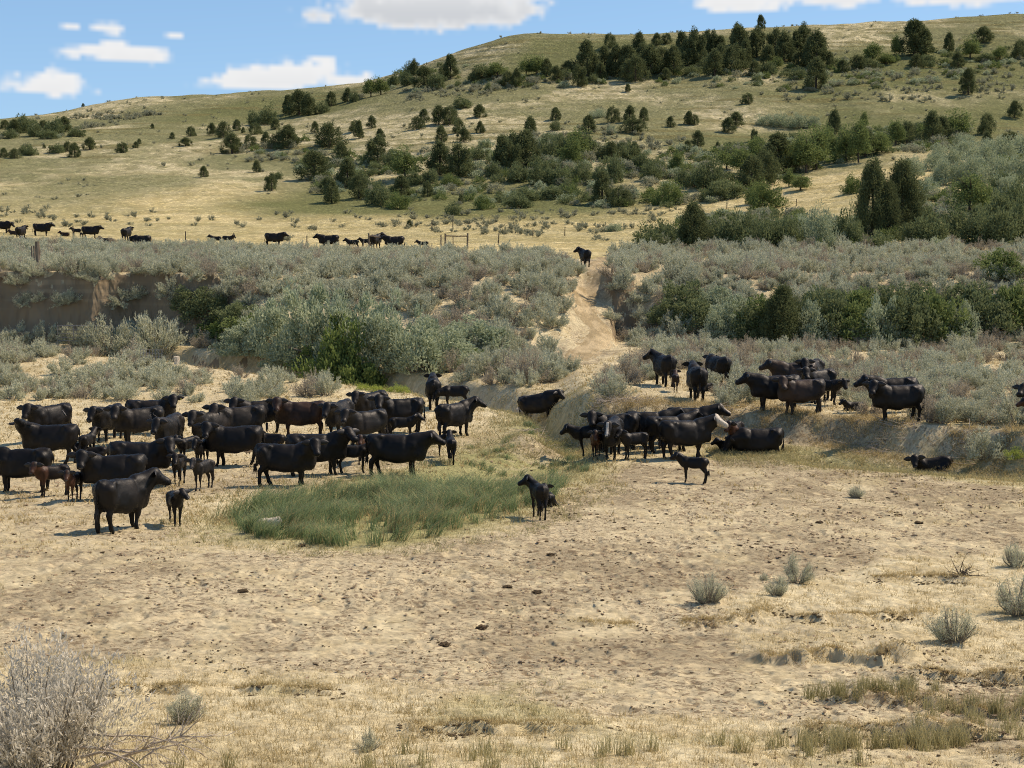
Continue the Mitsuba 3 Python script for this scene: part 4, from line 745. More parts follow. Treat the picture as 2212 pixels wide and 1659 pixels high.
#== planting
rg = np.random.default_rng(77)
for i in range(5):
    model('sage-%d' % i, sage(100 + i, shoots=110, per=24, L=.105, W=.034, h=1.05, r=.78, stems=16), 'leaf_sage', 'wood_grey')
for i in range(3):
    model('sage-dry-%d' % i, sage(130 + i, shoots=90, per=20, L=.085, W=.022, h=1.0, r=.75, stems=34), 'leaf_sage_dry', 'wood_grey')
for i in range(3):
    model('sage-far-%d' % i, sage(160 + i, shoots=42, per=12, L=.17, W=.06, h=1.0, r=.8, stems=6), 'leaf_sage_far', 'wood_dark')
for i in range(3):
    model('sage-near-%d' % i, sage(190 + i, shoots=150, per=40, L=.05, W=.012, h=1.0, r=.55, quad=True, stems=60, upright=.6), 'leaf_sage', 'wood_grey')
JUN = [(5, 1.7, .6, 0), (5, 2.0, .35, 0), (5, 1.9, .15, 0), (5, 1.8, .5, 1), (5, 1.55, .75, 0), (5, 2.1, .25, 1)]
for i, (h_, r_, c_, tw) in enumerate(JUN):
    model('juniper-%d' % i, juniper(20 + i, h_, r_, 100, 56, c_, .27, .125, bool(tw)), 'leaf_juniper', 'wood_dark')
for i in range(2):
    model('juniper-near-%d' % i, juniper(40 + i, 5, 2.0, 190, 110, (.6, .3)[i], .22, .065, False), 'leaf_juniper', 'wood_dark')
for i in range(4):
    model('bush-%d' % i, bush(60 + i, 2.0, 1.6, 70, 48, .19, .10), 'leaf_shrub', 'wood_dark')
for i in range(2):
    model('bush-green-%d' % i, bush(70 + i, 2.0, 1.7, 80, 60, .17, .08, up=.5), 'leaf_green', 'wood_dark')
for i in range(3):
    model('bush-silver-%d' % i, bush(80 + i, 2.0, 1.6, 80, 56, .16, .065, up=.4), 'leaf_silver', 'wood_grey')
for i in range(3):
    model('ash-%d' % i, broadleaf(90 + i, 5, 1.6, 80, 46, .23, .14), 'leaf_green', 'wood_dark')

for i in range(4):
    scene['scrub-%d' % i] = {'type': 'shapegroup', 'foliage': (lambda q: mikit.ply(q[:2], ('leaf_shrub', 'leaf_green', 'leaf_sage_far', 'leaf_silver')[i], smooth=False, uv=q[2]))(bush(400 + i, 1.2, 1.15, 34, 18, .22, .11, up=.5, stems=1)[0])}

#   trees and shrubs of the hillside, as they stand: x, y, height, breadth
NAMES = {'J': ('juniper_tree', 'juniper tree', 'juniper'), 'D': ('leafy_shrub', 'dark green shrub', 'shrub'), 'T': ('broadleaf_tree', 'light green tree', 'tree'), 'G': ('rounded_shrub', 'rounded green shrub', 'shrub'), 'S': ('silvery_shrub', 'silvery shrub', 'shrub')}


def where(x, y):
    t = x / y
    if y < 165:
        return 'in the thicket above the sagebrush bench, right of the track' if x > 0 else 'at the foot of the slope'
    if y > 395:
        return 'on the skyline of the hill'
    if y > 325 and t > -.02:
        return 'in the dark band of trees high on the right hill' if t < .23 else 'high on the right hill beyond the dark band'
    if y > 325:
        return 'along the upper left slope under the ridge'
    if t < -.2:
        return 'on the open left slope'
    if t < -.06:
        return 'on the middle slope left of the draw'
    if t < .1:
        return 'in the green draw up the middle of the hill'
    return 'on the lower right hillside around the grassy spur'


def side_word(x, y, lo_, hi_):
    a = (x / y - lo_) / (hi_ - lo_)
    return ('at the left end', 'left of middle', 'in the middle', 'right of middle', 'at the right end')[int(np.clip(a * 5, 0, 4))]


def size_word(h, kind):
    a, b = (2.6, 4.6) if kind in 'JT' else (1.8, 3.0)
    return 'small' if h < a else 'tall' if h > b else 'mid-sized'


for kind, rows in (('J', TREES_J), ('D', TREES_D), ('T', TREES_T), ('G', TREES_G), ('S', TREES_S)):
    for n_, row in enumerate(rows.split()):
        x, y, h, w = map(float, row.split(','))
        name, words_, cat = NAMES[kind]
        if kind == 'J':
            slim = w / h
            g = 'juniper-near-%d' % (n_ % 2) if y < 150 else 'juniper-%d' % ([0, 4, 3][n_ % 3] if slim < .75 else [1, 2, 5][n_ % 3])
            base_h, base_r = 5.0, (2.0 if y < 150 else JUN[int(g[-1])][1])
        elif kind == 'T':
            g, base_h, base_r = 'ash-%d' % (n_ % 3), 5.0, 1.75
        else:
            g = {'D': 'bush-%d' % (n_ % 4), 'G': 'bush-green-%d' % (n_ % 2), 'S': 'bush-silver-%d' % (n_ % 3)}[kind]
            base_h, base_r = 2.0, 1.7
        sx, sz = w / 2 / base_r * (1.22 if y < 165 else 1.12), h / base_h * (1.16 if y < 165 else 1.06)
        k = copy_at(name, g, x, y + sx * .6, rg.uniform(0, 360), sx, sz / sx, .1)
        lab = '%s %s %s' % (size_word(h, kind), words_, where(x, y))
        if 'dark band' in lab and y > 325 and -.02 < x / y < .23:
            lab = '%s %s %s of the dark tree band on the hill' % (size_word(h, kind), words_, side_word(x, y, -.02, .23))
        elif 'grassy spur' in lab or 'thicket' in lab:
            lab = '%s %s %s of the %s' % (size_word(h, kind), words_, side_word(x, y, .06, .345), 'thicket above the bench' if 'thicket' in lab else 'lower right hillside')
        elif 'draw up' in lab:
            lab = '%s %s %s of the green draw up the hill' % (size_word(h, kind), words_, side_word(x, y, -.06, .1))
        say(k, lab, cat, '%ss %s' % (words_, where(x, y)))

#   sagebrush: scattered over its ground, clumped, none on the track, in the gully or under the cattle
ZONES = [  # polygon, bushes per square metre, low and high size, share of dry ones, name, label
    (SAGE_RIM, .4, .7, 1.4, .25, 'sagebrush', 'grey-green sagebrush on the rim above the cut bank'),
    (SAGE_MID, .62, .7, 1.55, .2, 'sagebrush', 'grey-green sagebrush on the slope left of the dirt track'),
    (SAGE_LEFT_PLAIN, .34, .55, 1.15, .2, 'sagebrush', 'pale sagebrush on the flat behind the left herd'),
    (SAGE_RIGHT, .75, .6, 1.2, .45, 'sagebrush', 'sagebrush on the terrace right of the dirt track'),
    (SAGE_SLOPE, .32, .8, 1.3, .2, 'sagebrush', 'sagebrush on the far bank under the far cows'),
    ([(8.8, 91), (35, 91), (35, 99.5), (9, 99)], .85, .6, 1.3, .25, 'sagebrush', 'sagebrush on the steep bank among the dark shrubs'),
    ([(-14, 92), (-1, 92), (2.8, 94), (3.2, 101), (-14, 101)], .5, .7, 1.4, .2, 'sagebrush', 'grey-green sagebrush on the slope left of the dirt track'),
    (SAGE_FRINGE, .26, .55, 1.0, .25, 'sagebrush', 'grey-green sagebrush fringing the far terrace'),
    (SAGE_BENCH, .36, .7, 1.45, .25, 'sagebrush', 'sagebrush on the bench under the dark thicket')]
spots = []
for poly, dens, lo_, hi_, dry, nm, lab in ZONES:
    P_ = np.array(poly)
    n_ = int(dens * (np.ptp(P_[:, 0]) + 2) * (np.ptp(P_[:, 1]) + 2) * 1.6)
    x, y = rg.uniform(P_[:, 0].min() - 1, P_[:, 0].max() + 1, n_), rg.uniform(P_[:, 1].min() - 1, P_[:, 1].max() + 1, n_)
    ok = (inside(poly, x, y) > -.2) & (rg.random(n_) < .35 + 1.1 * sstep(-.12, .1, fb(x, y, 4.0, 2, 61)))
    tr, _, _ = along(TRACK, x, y)
    ok &= (tr > np.where(y < 86, 1.5, .85)) & (np.abs(x) < y * .37 + 1)
    tl_, _, _ = along(TRACK_LOW, x, y)
    ok &= tl_ > 1.1
    g, _, _ = along(GULLY[:, :2], x, y)
    ok &= (g > 1.6) | (y > 86)
    for x_, y_ in zip(x[ok], y[ok]):
        s_ = rg.uniform(lo_, hi_) * (1 if rg.random() > .12 else .6)
        spots.append((x_, y_, s_, rg.random() < dry, lab))
for x_ in rg.uniform(-35, -16.5, 46):
    spots.append((x_, float(np.interp(x_, BANK[:, 0], BANK[:, 1])) + rg.uniform(.5, 2.0), rg.uniform(.8, 1.35), rg.random() < .3, 'grey-green sagebrush on the rim above the cut bank'))
spots += [(x_, y_, s_, d_, 'sagebrush on the terrace right of the dirt track') for x_, y_, s_, d_ in ((6.9, 98.2, 1.1, 0), (7.5, 98.6, 1.3, 0), (8.3, 97.9, 1.2, 0), (8.5, 96.4, 1.2, 0), (8.9, 95.4, 1.3, 1), (9.3, 94.6, 1.2, 0), (6.3, 95.6, .9, 0), (3.4, 95.5, 1.2, 0), (3.2, 92.5, 1.1, 0), (2.4, 89.5, 1.2, 0))]
herd_at = np.array([(h[1], h[2]) for h in HERD])
spots = [s for s in spots if (np.hypot(*(herd_at - np.array(s[:2])).T).min() > 1.0 - .5 * (s[1] > 100))]
kept, taken = [], np.zeros((0, 2))
for s in spots:
    if len(taken) == 0 or np.hypot(*(taken - np.array(s[:2])).T).min() > .52 * s[2]:
        kept.append(s)
        taken = np.vstack([taken, s[:2]])
kept.sort(key=lambda s: -s[2] / s[1] * (1.25 if s[1] < 84 else 1))
kz = height(np.array([s[0] for s in kept]), np.array([s[1] for s in kept]), False)
for i, (x, y, s, dry, lab) in enumerate(kept):
    g = 'sage-dry-%d' % (i % 3) if dry else 'sage-%d' % (i % 5)
    hd, st = rg.uniform(0, 360), rg.uniform(.75, 1.15)
    if i < 285:
        k = copy_at('sagebrush', g, x, y, hd, s, st, .04, z=float(kz[i]))
        if dry:
            lab = lab.replace('grey-green ', '').replace('pale ', '').replace('sagebrush', 'half dry sagebrush', 1)
        grp = lab
        lab = ('tall ' if s * st > 1.05 else 'low ' if s * st < .72 else '') + lab + ', ' + side_word(x, y, -.345 if x < 3 else .03, .03 if x < 3 else .345)
        say(k, lab, 'sagebrush', grp)
    else:
        scene['sagebrush_thicket__%03d' % (i - 284)] = {'type': 'instance', 'to_world': place(x, y, hd, s, float(kz[i]) - .04, st), 'group': ref(g)}
for i in range(13):
    x_ = -31.5 + i * 1.05 + float(rg.uniform(-.3, .3))
    y_ = float(np.interp(x_, BANK[:, 0], BANK[:, 1]))
    k = numbered('sagebrush')
    scene[k] = {'type': 'instance', 'to_world': place(x_, y_ + .1, rg.uniform(0, 360), rg.uniform(.7, 1.2), float(height(x_, y_ + 1.5)) - rg.uniform(.2, 2.2), .8, ((1, 0, 0), 38)), 'group': ref('sage-%d' % (i % 5))}
    say(k, 'grey sagebrush slumped over the lip of the tall cut bank', 'sagebrush', 'sagebrush slumped over the tall cut bank')
labels['sagebrush_thicket'] = {'label': 'dense grey-green sagebrush filling the slopes between the larger bushes', 'category': 'sagebrush', 'kind': 'stuff'}
print('sage', len(kept))
#   far sagebrush and scrub on the meadow and the hill, too small and too many to tell apart
n_ = 0
for poly, dens, lo_, hi_ in ((SAGE_MEADOW, .085, .5, 1.1), (SAGE_MEADOW_LEFT, .09, .5, 1.1), (SAGE_HILL1, .10, .8, 1.7), (SAGE_HILL2, .07, .8, 1.7), (SAGE_HILL3, .09, .8, 1.6), (SAGE_HILL4, .16, .8, 1.6), (SAGE_HILL5, .06, .7, 1.6),
                             ([(-130, 160), (150, 160), (190, 440), (-170, 440)], .011, .4, 1.0)):
    P_ = np.array(poly)
    m_ = int(dens * np.ptp(P_[:, 0]) * np.ptp(P_[:, 1]) * 1.5)
    x, y = rg.uniform(P_[:, 0].min(), P_[:, 0].max(), m_), rg.uniform(P_[:, 1].min(), P_[:, 1].max(), m_)
    ok = (inside(poly, x, y) > -2) & (rg.random(m_) < .2 + 1.5 * sstep(-.05, .14, fb(x, y, 14, 3, 63))) & (np.abs(x) < y * .36)
    tr, _, _ = along(TRACK, x, y)
    ok &= tr > 2
    for x_, y_, z_ in zip(x[ok], y[ok], height(x[ok], y[ok], False)):
        n_ += 1
        scene['hill_sagebrush__%03d' % n_] = {'type': 'instance', 'to_world': place(x_, y_, rg.uniform(0, 360), rg.uniform(lo_, hi_), float(z_) - .05, rg.uniform(.6, 1)), 'group': ref('sage-far-%d' % (n_ % 3))}
labels['hill_sagebrush'] = {'label': 'small distant sagebrush dotting the meadow and the hillside', 'category': 'sagebrush', 'kind': 'stuff'}
print('far sage', n_)

#   low scrub that fills the draws between the trees
n_ = 0
for poly, dens, lo_, hi_ in ((DRAW1, .16, .6, 1.4), (DRAW2, .16, .6, 1.6), (DRAW3, .10, .6, 1.5), (DRAW4, .22, .6, 1.2), (DRAW5, .05, .6, 1.2), (DRAW6, .07, .6, 1.2)):
    P_ = np.array(poly)
    m_ = int(dens * np.ptp(P_[:, 0]) * np.ptp(P_[:, 1]))
    x, y = rg.uniform(P_[:, 0].min(), P_[:, 0].max(), m_), rg.uniform(P_[:, 1].min(), P_[:, 1].max(), m_)
    ok = (inside(poly, x, y) > -1) & (inside(GOLDRIDGE, x, y) < 0) & (np.abs(x) < y * .36) & (rg.random(m_) < .35 + 2 * sstep(-.05, .12, fb(x, y, 12, 3, 65)))
    for x_, y_, z_ in zip(x[ok], y[ok], height(x[ok], y[ok], False)):
        n_ += 1
        g = ('scrub-0', 'scrub-1', 'scrub-2', 'scrub-3')[int(rg.integers(0, 4))]
        scene['hill_scrub__%03d' % n_] = {'type': 'instance', 'to_world': place(x_, y_, rg.uniform(0, 360), rg.uniform(lo_, hi_), float(z_) - .05, rg.uniform(.7, 1.2)), 'group': ref(g)}
labels['hill_scrub'] = {'label': 'low green and grey scrub filling the draws between the trees', 'category': 'scrub', 'kind': 'stuff'}
print('scrub', n_)


#== cattle: one smooth skin per animal from blended tapered limbs and a lofted barrel
def nets(field, origin, h):
    """surface nets of a sampled field (negative inside)"""
    s = field < 0
    c = [(i, j, k) for i in (0, 1) for j in (0, 1) for k in (0, 1)]
    n = np.array(field.shape) - 1
    cut = lambda a, o: a[o[0]:o[0] + n[0], o[1]:o[1] + n[1], o[2]:o[2] + n[2]]
    cnt = sum(cut(s, o).astype(np.int8) for o in c)
    act = (cnt > 0) & (cnt < 8)
    ijk = np.argwhere(act)
    index = np.full(act.shape, -1)
    index[act] = np.arange(len(ijk))
    val = np.stack([cut(field, o)[act] for o in c], 1)
    pos, num = np.zeros((len(ijk), 3)), np.zeros((len(ijk), 1))
    for a in range(8):
        for b in range(a + 1, 8):
            if sum(abs(p - q) for p, q in zip(c[a], c[b])) == 1:
                va, vb = val[:, a], val[:, b]
                x = (va < 0) != (vb < 0)
                t = np.where(x, va / np.where(x, va - vb, 1), 0)[:, None]
                pos += x[:, None] * (np.array(c[a]) * (1 - t) + np.array(c[b]) * t)
                num += x[:, None]
    v = origin + (ijk + pos / num) * h
    quads = []
    for ax in range(3):
        b, e = [k for k in range(3) if k != ax]
        m = np.array(field.shape)
        lo, hi = [slice(1, m[k] - 1) for k in range(3)], [slice(1, m[k] - 1) for k in range(3)]
        lo[ax], hi[ax] = slice(0, m[ax] - 1), slice(1, m[ax])
        x = s[tuple(lo)] != s[tuple(hi)]
        at = np.argwhere(x) + np.array([0 if k == ax else 1 for k in range(3)])
        flip = s[tuple(lo)][x]
        q = []
        for db, de in ((-1, -1), (0, -1), (0, 0), (-1, 0)):
            o = at.copy()
            o[:, b] += db
            o[:, e] += de
            q.append(index[o[:, 0], o[:, 1], o[:, 2]])
        q = np.stack(q, 1)
        if ax == 1:
            flip = ~flip
        q[~flip] = q[~flip, ::-1]
        quads.append(q)
    q = np.vstack(quads)
    return v, np.vstack([q[:, [0, 1, 2]], q[:, [0, 2, 3]]])


def cone(p, a, b, ra, rb):
    a, b = np.asarray(a, float), np.asarray(b, float)
    d = b - a
    t = np.clip((p - a) @ d / (d @ d), 0, 1)
    return np.linalg.norm(p - a - t[..., None] * d, axis=-1) - (ra + (rb - ra) * t)


def smin(a, b, k):
    t = np.clip(.5 + .5 * (b - a) / k, 0, 1)
    return b * (1 - t) + a * t - k * t * (1 - t)


BARREL = {'cow': np.array([(-.93, 1.18, 1.12, .015), (-.905, 1.28, .86, .15), (-.84, 1.325, .70, .235), (-.70, 1.345, .60, .29), (-.50, 1.335, .535, .315), (-.25, 1.315, .47, .345), (0, 1.305, .425, .37), (.22, 1.305, .43, .365),
                           (.42, 1.325, .47, .33), (.58, 1.345, .50, .29), (.72, 1.31, .50, .265), (.84, 1.24, .50, .225), (.93, 1.13, .545, .165), (.99, .94, .70, .015)]),
          'calf': np.array([(-.47, .74, .72, .01), (-.45, .80, .62, .07), (-.38, .84, .55, .115), (-.26, .855, .50, .135), (-.10, .845, .475, .15), (.06, .84, .47, .15), (.20, .85, .48, .14), (.30, .86, .50, .125), (.40, .82, .53, .10), (.46, .74, .58, .06), (.48, .68, .64, .01)])}


def beast(kind='cow', yaw=0.0, pitch=0.0, lift=0.0, legs=(0, 0, 0, 0), lying=False, belly=1.0, seed=0, tail=0.0, h=None):
    """yaw: head turned left (degrees); pitch: muzzle down; lift: neck raised (+) or lowered (-), metres; legs: fore/aft swing of the four feet"""
    calf = kind == 'calf'
    S = BARREL[kind]
    h = h or (.031 if calf else .043)
    rng = np.random.default_rng(seed)
    k = .62 if calf else 1.0
    y0, drop = np.radians(yaw), 0.0
    # skeleton
    nb = np.array([.36, 0, .73]) if calf else np.array([.66, 0, 1.10])
    nl = .30 if calf else .52
    up = (.75 if calf else .40 + .22 * min(1, abs(yaw) / 60)) + lift / nl
    turn = y0 * .62
    nd = np.array([np.cos(turn), np.sin(turn), up])
    nd /= np.linalg.norm(nd)
    poll = nb + nd * nl
    hd = np.array([np.cos(y0), np.sin(y0), 0])
    pt = np.radians(28 + pitch)
    fwd = hd * np.cos(pt) - np.array([0, 0, 1]) * np.sin(pt)
    side = np.array([-np.sin(y0), np.cos(y0), 0])
    crest = np.cross(fwd, side)
    hl = .245 if calf else .425
    muz = poll + fwd * hl
    legtop = [(.50, .17), (.50, -.17), (-.62, .17), (-.62, -.17)] if not calf else [(.29, .085), (.29, -.085), (-.33, .085), (-.33, -.085)]
    pts = [poll + crest * .1, muz, np.array([-1.15 if not calf else -.62, 0, 0]), np.array([1.0 if not calf else .55, 0, 1.4 if not calf else .9])]
    lo = np.minimum.reduce(pts) - .24 * k
    hi = np.maximum.reduce(pts) + .24 * k
    lo[1], hi[1] = min(lo[1], -.58 * k), max(hi[1], .58 * k)
    lo[2] = -.06
    n = np.ceil((hi - lo) / h).astype(int) + 1
    g = lo + np.stack(np.meshgrid(*[np.arange(m) for m in n], indexing='ij'), -1) * h
    p = g
    if lying:
        drop = .50 if not calf else .44
    q = p + np.array([0, 0, drop])
    # barrel
    x = q[..., 0]
    top, bot, hw = (np.interp(x, S[:, 0], S[:, i]) for i in (1, 2, 3))
    hw, zc, hz = hw * (belly if not calf else 1), (top + bot) / 2, (top - bot) / 2
    hz = np.maximum(hz, .01)
    zz = (q[..., 2] - zc) / hz
    wide = hw * (1 - .16 * np.clip(zz, -1, 1) - .10 * np.clip(zz, 0, 1) ** 3)
    r = (np.abs(q[..., 1] / np.maximum(wide, .008)) ** 2.9 + np.abs(zz) ** 2.7) ** (1 / 2.8)
    f = (r - 1) * np.minimum(hw, hz) * .9
    out = np.maximum(S[0, 0] - x, x - S[-1, 0])
    f = np.where(out > 0, np.maximum(f, out), f)
    off = np.array([0, 0, -drop])
    K = .07 * k
    # neck: deep at the shoulder, dewlap below
    f = smin(f, cone(p, nb + off + np.array([-.06, 0, -.02]) * k, poll + off - crest * .02 * k, .28 * k if not calf else .118, .185 * k), .09 * k)
    f = smin(f, cone(p, nb + off + np.array([.06, 0, -.24]) * k, poll + off + fwd * .05 * k - crest * .10 * k, .21 * k if not calf else .08, .135 * k), .10 * k)
    # shoulder blades and hips
    for s in (1, -1):
        a, b = (np.array([.52, s * .20, .98]), np.array([.50, s * .19, .74])) if not calf else (np.array([.30, s * .09, .70]), np.array([.30, s * .085, .52]))
        f = smin(f, cone(p, a + off, b + off, .15 * k, .105 * k), K)
        a, b = (np.array([-.66, s * .19, 1.08]), np.array([-.56, s * .20, .78])) if not calf else (np.array([-.33, s * .085, .72]), np.array([-.28, s * .085, .55]))
        f = smin(f, cone(p, a + off, b + off, .185 * k if not calf else .105, .15 * k), K)
        a = np.array([-.50, s * .215, 1.25]) if not calf else np.array([-.25, s * .08, .80])
        f = smin(f, cone(p, a + off, a + off + np.array([.03, 0, 0]), .055 * k, .055 * k), .10 * k)
    # legs
    for i, (lx, ly) in enumerate(legtop):
        w, sw, fore = np.sign(ly), legs[i], i < 2
        if lying:
            gz = .07 if calf else .10
            if fore:
                ch = [((lx, ly, gz + .12 * k), .10 * k), ((lx + .30 * k, ly + w * .05, gz), .075 * k), ((lx + .02, ly + w * .09, gz - .03 * k), .05 * k)]
            else:
                ch = [((lx + .06, ly + w * .08 * k, gz + .16 * k), .16 * k), ((lx + .42 * k, ly + w * .20 * k, gz + .03), .10 * k), ((lx + .08, ly + w * .30 * k, gz - .03), .055 * k), ((lx + .34 * k, ly + w * .34 * k, gz - .04), .045 * k)]
        elif fore:
            z1, z2 = (.72, .40) if not calf else (.52, .32)
            ch = [((lx, ly, z1), .115 * k if not calf else .06), ((lx + .01 + sw * .45, ly - w * .015, z2), .072 * k if not calf else .036), ((lx + sw * .9 - .01, ly - w * .02, .13), .052 * k if not calf else .027), ((lx + sw + .025 * k, ly - w * .02, .045), .055 * k if not calf else .033), ((lx + sw + .04 * k, ly - w * .02, .02), .058 * k if not calf else .035)]
        else:
            z1, z2 = (.74, .47) if not calf else (.53, .36)
            ch = [((lx + .07 * k, ly + w * .02, z1), .135 * k if not calf else .075), ((lx - .10 * k + sw * .5, ly - w * .01, z2), .076 * k if not calf else .038), ((lx - .07 * k + sw * .9, ly - w * .02, .14), .054 * k if not calf else .028), ((lx - .03 * k + sw, ly - w * .02, .045), .056 * k if not calf else .033), ((lx - .015 * k + sw, ly - w * .02, .02), .058 * k if not calf else .035)]
        for (a, ra), (b, rb) in zip(ch, ch[1:]):
            f = smin(f, cone(p, a, b, ra, rb), .035 * k)
    # head
    kh = 1.10 * k
    o = off
    hf = np.minimum.reduce([cone(p, poll + o + side * s * .064 * kh - crest * .01, poll + o + fwd * hl * .50 + side * s * .060 * kh - crest * .03 * kh, .096 * kh, .088 * kh) for s in (1, -1)])
    hf = smin(hf, cone(p, poll + o + crest * .035 * kh, poll + o + fwd * .1 * kh, .085 * kh, .1 * kh), .05 * kh)
    hf = smin(hf, cone(p, poll + o + fwd * hl * .4 - crest * .03 * kh, muz + o - crest * .03 * kh, .108 * kh, .088 * kh), .05 * kh)
    hf = smin(hf, cone(p, muz + o + side * .042 * kh - crest * .03 * kh, muz + o - side * .042 * kh - crest * .03 * kh, .074 * kh, .074 * kh), .04 * kh)
    hf = smin(hf, cone(p, poll + o + fwd * .12 * kh - crest * .13 * kh, muz + o - fwd * .06 * kh - crest * .085 * kh, .065 * kh, .045 * kh), .05 * kh)
    for s in (1, -1):
        e = poll + o + fwd * hl * .36 + side * s * .115 * kh + crest * .028 * kh
        hf = smin(hf, cone(p, e - fwd * .02, e + fwd * .02, .026 * kh, .026 * kh), .03 * kh)
    f = smin(f, hf, .045 * kh)
    # tail and udder
    tz = (1.25 if not calf else .78) - drop
    tx = -.915 if not calf else -.455
    t0, t1, t2 = np.array([tx + .06 * k, 0, tz + .03 * k]), np.array([tx - .05 * k, .03 * tail, tz - .12 * k]), np.array([tx - .03 * k, .3 * tail * k, max(tz - .62 * k, .1)])
    f = smin(f, cone(p, t0, t1, .05 * k, .034 * k), .04 * k)
    f = smin(f, cone(p, t1, t2, .036 * k, .026 * k), .02 * k)
    if not calf and not lying:
        f = smin(f, cone(p, (-.42, .05, .60), (-.38, -.05, .60), .11, .11), .08)
    f = f + ((meshkit.noise(p * 4.5 + seed * 3.1, seed) - .5) * .03 + (meshkit.noise(p * 10 + seed, seed) - .5) * .014) * k
    # hollow of the flank before the hip, crease behind the shoulder
    if not lying:
        hx_, sx_ = (-.40, .33) if not calf else (-.2, .18)
        zf = (1.08 if not calf else .70)
        f = f + .035 * k * np.exp(-((p[..., 0] - hx_) / (.11 * k)) ** 2 - ((p[..., 2] - zf) / (.16 * k)) ** 2) + .022 * k * np.exp(-((p[..., 0] - sx_) / (.05 * k)) ** 2) * sstep(.5 * k, .7 * k, p[..., 2])
    v, t = nets(f, lo, h)
    # keep the largest piece, smooth lightly
    m = trimesh.Trimesh(v, t, process=False)
    lab = trimesh.graph.connected_component_labels(m.edges, node_count=len(v))
    keep = lab == np.bincount(lab).argmax()
    idx = np.cumsum(keep) - 1
    m = trimesh.Trimesh(v[keep], idx[t[keep[t].all(1)]], process=False)
    trimesh.smoothing.filter_taubin(m, .5, .52, 4)
    v = np.array(m.vertices)
    # where a white or rusty patch would be: 1 on the face, falling off behind the cheeks (uv.x); 1 low on the chest and belly (uv.y)
    ax = (v - poll - off) @ fwd
    rad = np.linalg.norm((v - poll - off) - ax[:, None] * fwd, axis=1)
    cr = (v - poll - off) @ crest
    face = sstep(-.04 * k, .05 * k, ax + .3 * cr + (meshkit.noise(v * 9, 4) - .5) * .09) * sstep(.215 * k, .16 * k, rad)
    lat = np.abs((v - poll - off) @ side)
    face = face * (.5 + .5 * sstep(.062 * k, .040 * k, lat + .02 * (meshkit.noise(v * 14, 6) - .5)) * sstep(-.02, .02, cr + .02 * k))
    chest = sstep(.12 * k, .42 * k, v[:, 0]) * sstep(.5 * k, .62 * k, v[:, 2]) * sstep(poll[2] + .02 * k - drop, poll[2] - .10 * k - drop, v[:, 2])
    parts = {'body': (m, np.stack([face, chest], 1))}
    # ears: cupped leaves standing out sideways below the poll
    for s in (1, -1):
        b = poll + off + side * s * .125 * k + crest * (.025) * k + fwd * .015 * k
        w = side * s * .97 + np.array([0, 0, .07]) - crest * .06 - fwd * .05
        w /= np.linalg.norm(w)
        w2 = np.cross(w, fwd + crest * .9)
        w2 /= np.linalg.norm(w2)
        w3 = np.cross(w, w2)
        L = (.33 if not calf else .22)
        rings, V, Fc = 7, [], []
        for i in range(rings):
            a = i / (rings - 1)
            wd = L * .30 * (np.sin(np.pi * min(1, .14 + a * .86)) ** .8) * (1 - .2 * a) + .006
            th = .022 * k * (1 - .7 * a) + .004
            cen = b + w * L * a - np.array([0, 0, 1]) * L * .07 * a * a
            for j in range(8):
                c = j * np.pi / 4
                V.append(cen + w2 * wd * np.cos(c) + w3 * (th * np.sin(c) + .03 * k * (np.cos(c) ** 2 - .5) * np.sin(np.pi * a)))
        for i in range(rings - 1):
            for j in range(8):
                Fc.append((i * 8 + j, i * 8 + (j + 1) % 8, (i + 1) * 8 + (j + 1) % 8, (i + 1) * 8 + j))
        V, n0 = V + [b - w * .01, b + w * L * 1.03 - np.array([0, 0, 1]) * L * .08], len(V)
        tri = [(a, b_, c_) for a, b_, c_, d_ in Fc] + [(a, c_, d_) for a, b_, c_, d_ in Fc] + [(n0, (j + 1) % 8, j) for j in range(8)] + [(n0 + 1, (rings - 1) * 8 + j, (rings - 1) * 8 + (j + 1) % 8) for j in range(8)]
        em = trimesh.Trimesh(np.array(V), np.array(tri), process=False)
        parts['ear' + ('' if s > 0 else '_001')] = (em, None)
        e = trimesh.creation.icosphere(1, .021 * k)
        e.apply_translation(poll + off + fwd * hl * .37 + side * s * .145 * k + crest * .03 * k)
        parts['eye' + ('' if s > 0 else '_001')] = (e, None)
        if s > 0:
            tg = trimesh.creation.box((.05, .008, .06))
            fr = np.eye(4)
            fr[:3, 0], fr[:3, 1], fr[:3, 2], fr[:3, 3] = w, np.cross(w2, w), w2, b + w * L * .55 - np.array([0, 0, .05]) + fwd * .03
            tg.apply_transform(fr)
            parts['ear_tag'] = (tg, None)
    # muzzle pad
    mz = trimesh.creation.icosphere(2, 1.0)
    mz.apply_transform(np.vstack([np.hstack([np.stack([fwd * .037 * k, side * .072 * k, crest * .050 * k], 1), (muz + off + fwd * .060 * k - crest * .022 * k)[:, None]]), [0, 0, 0, 1]]))
    parts['muzzle'] = (mz, None)
    # tail switch: a tuft of hair
    hair = []
    for i in range(16):
        a = t2 + rng.normal(0, .018 * k, 3) + np.array([0, 0, .06 * k])
        e_ = t2 + rng.normal(0, .045 * k, 3) + np.array([0, .05 * tail * k, -min(.30 * k, t2[2] - .04) * rng.uniform(.6, 1)])
        hair.append(tube_mesh([a, (a + e_) / 2 + rng.normal(0, .012 * k, 3), e_], [.012 * k, .014 * k, .003], 3))
    parts['tail_switch'] = (trimesh.util.concatenate(hair), None)
    return parts


#== the herd
COAT = {'k': 'coat_black', 'g': 'coat_dusty', 'b': 'coat_brown', 'b2': 'coat_tinged', 'r': 'coat_rusty_chest', 'd': 'coat_brown', 'w': 'coat_white_face', 'z': 'coat_blaze', 'p': 'coat_pale_nose', 'zw': 'coat_cheek', 'kt': 'coat_black', 'kp': 'coat_pale_nose'}


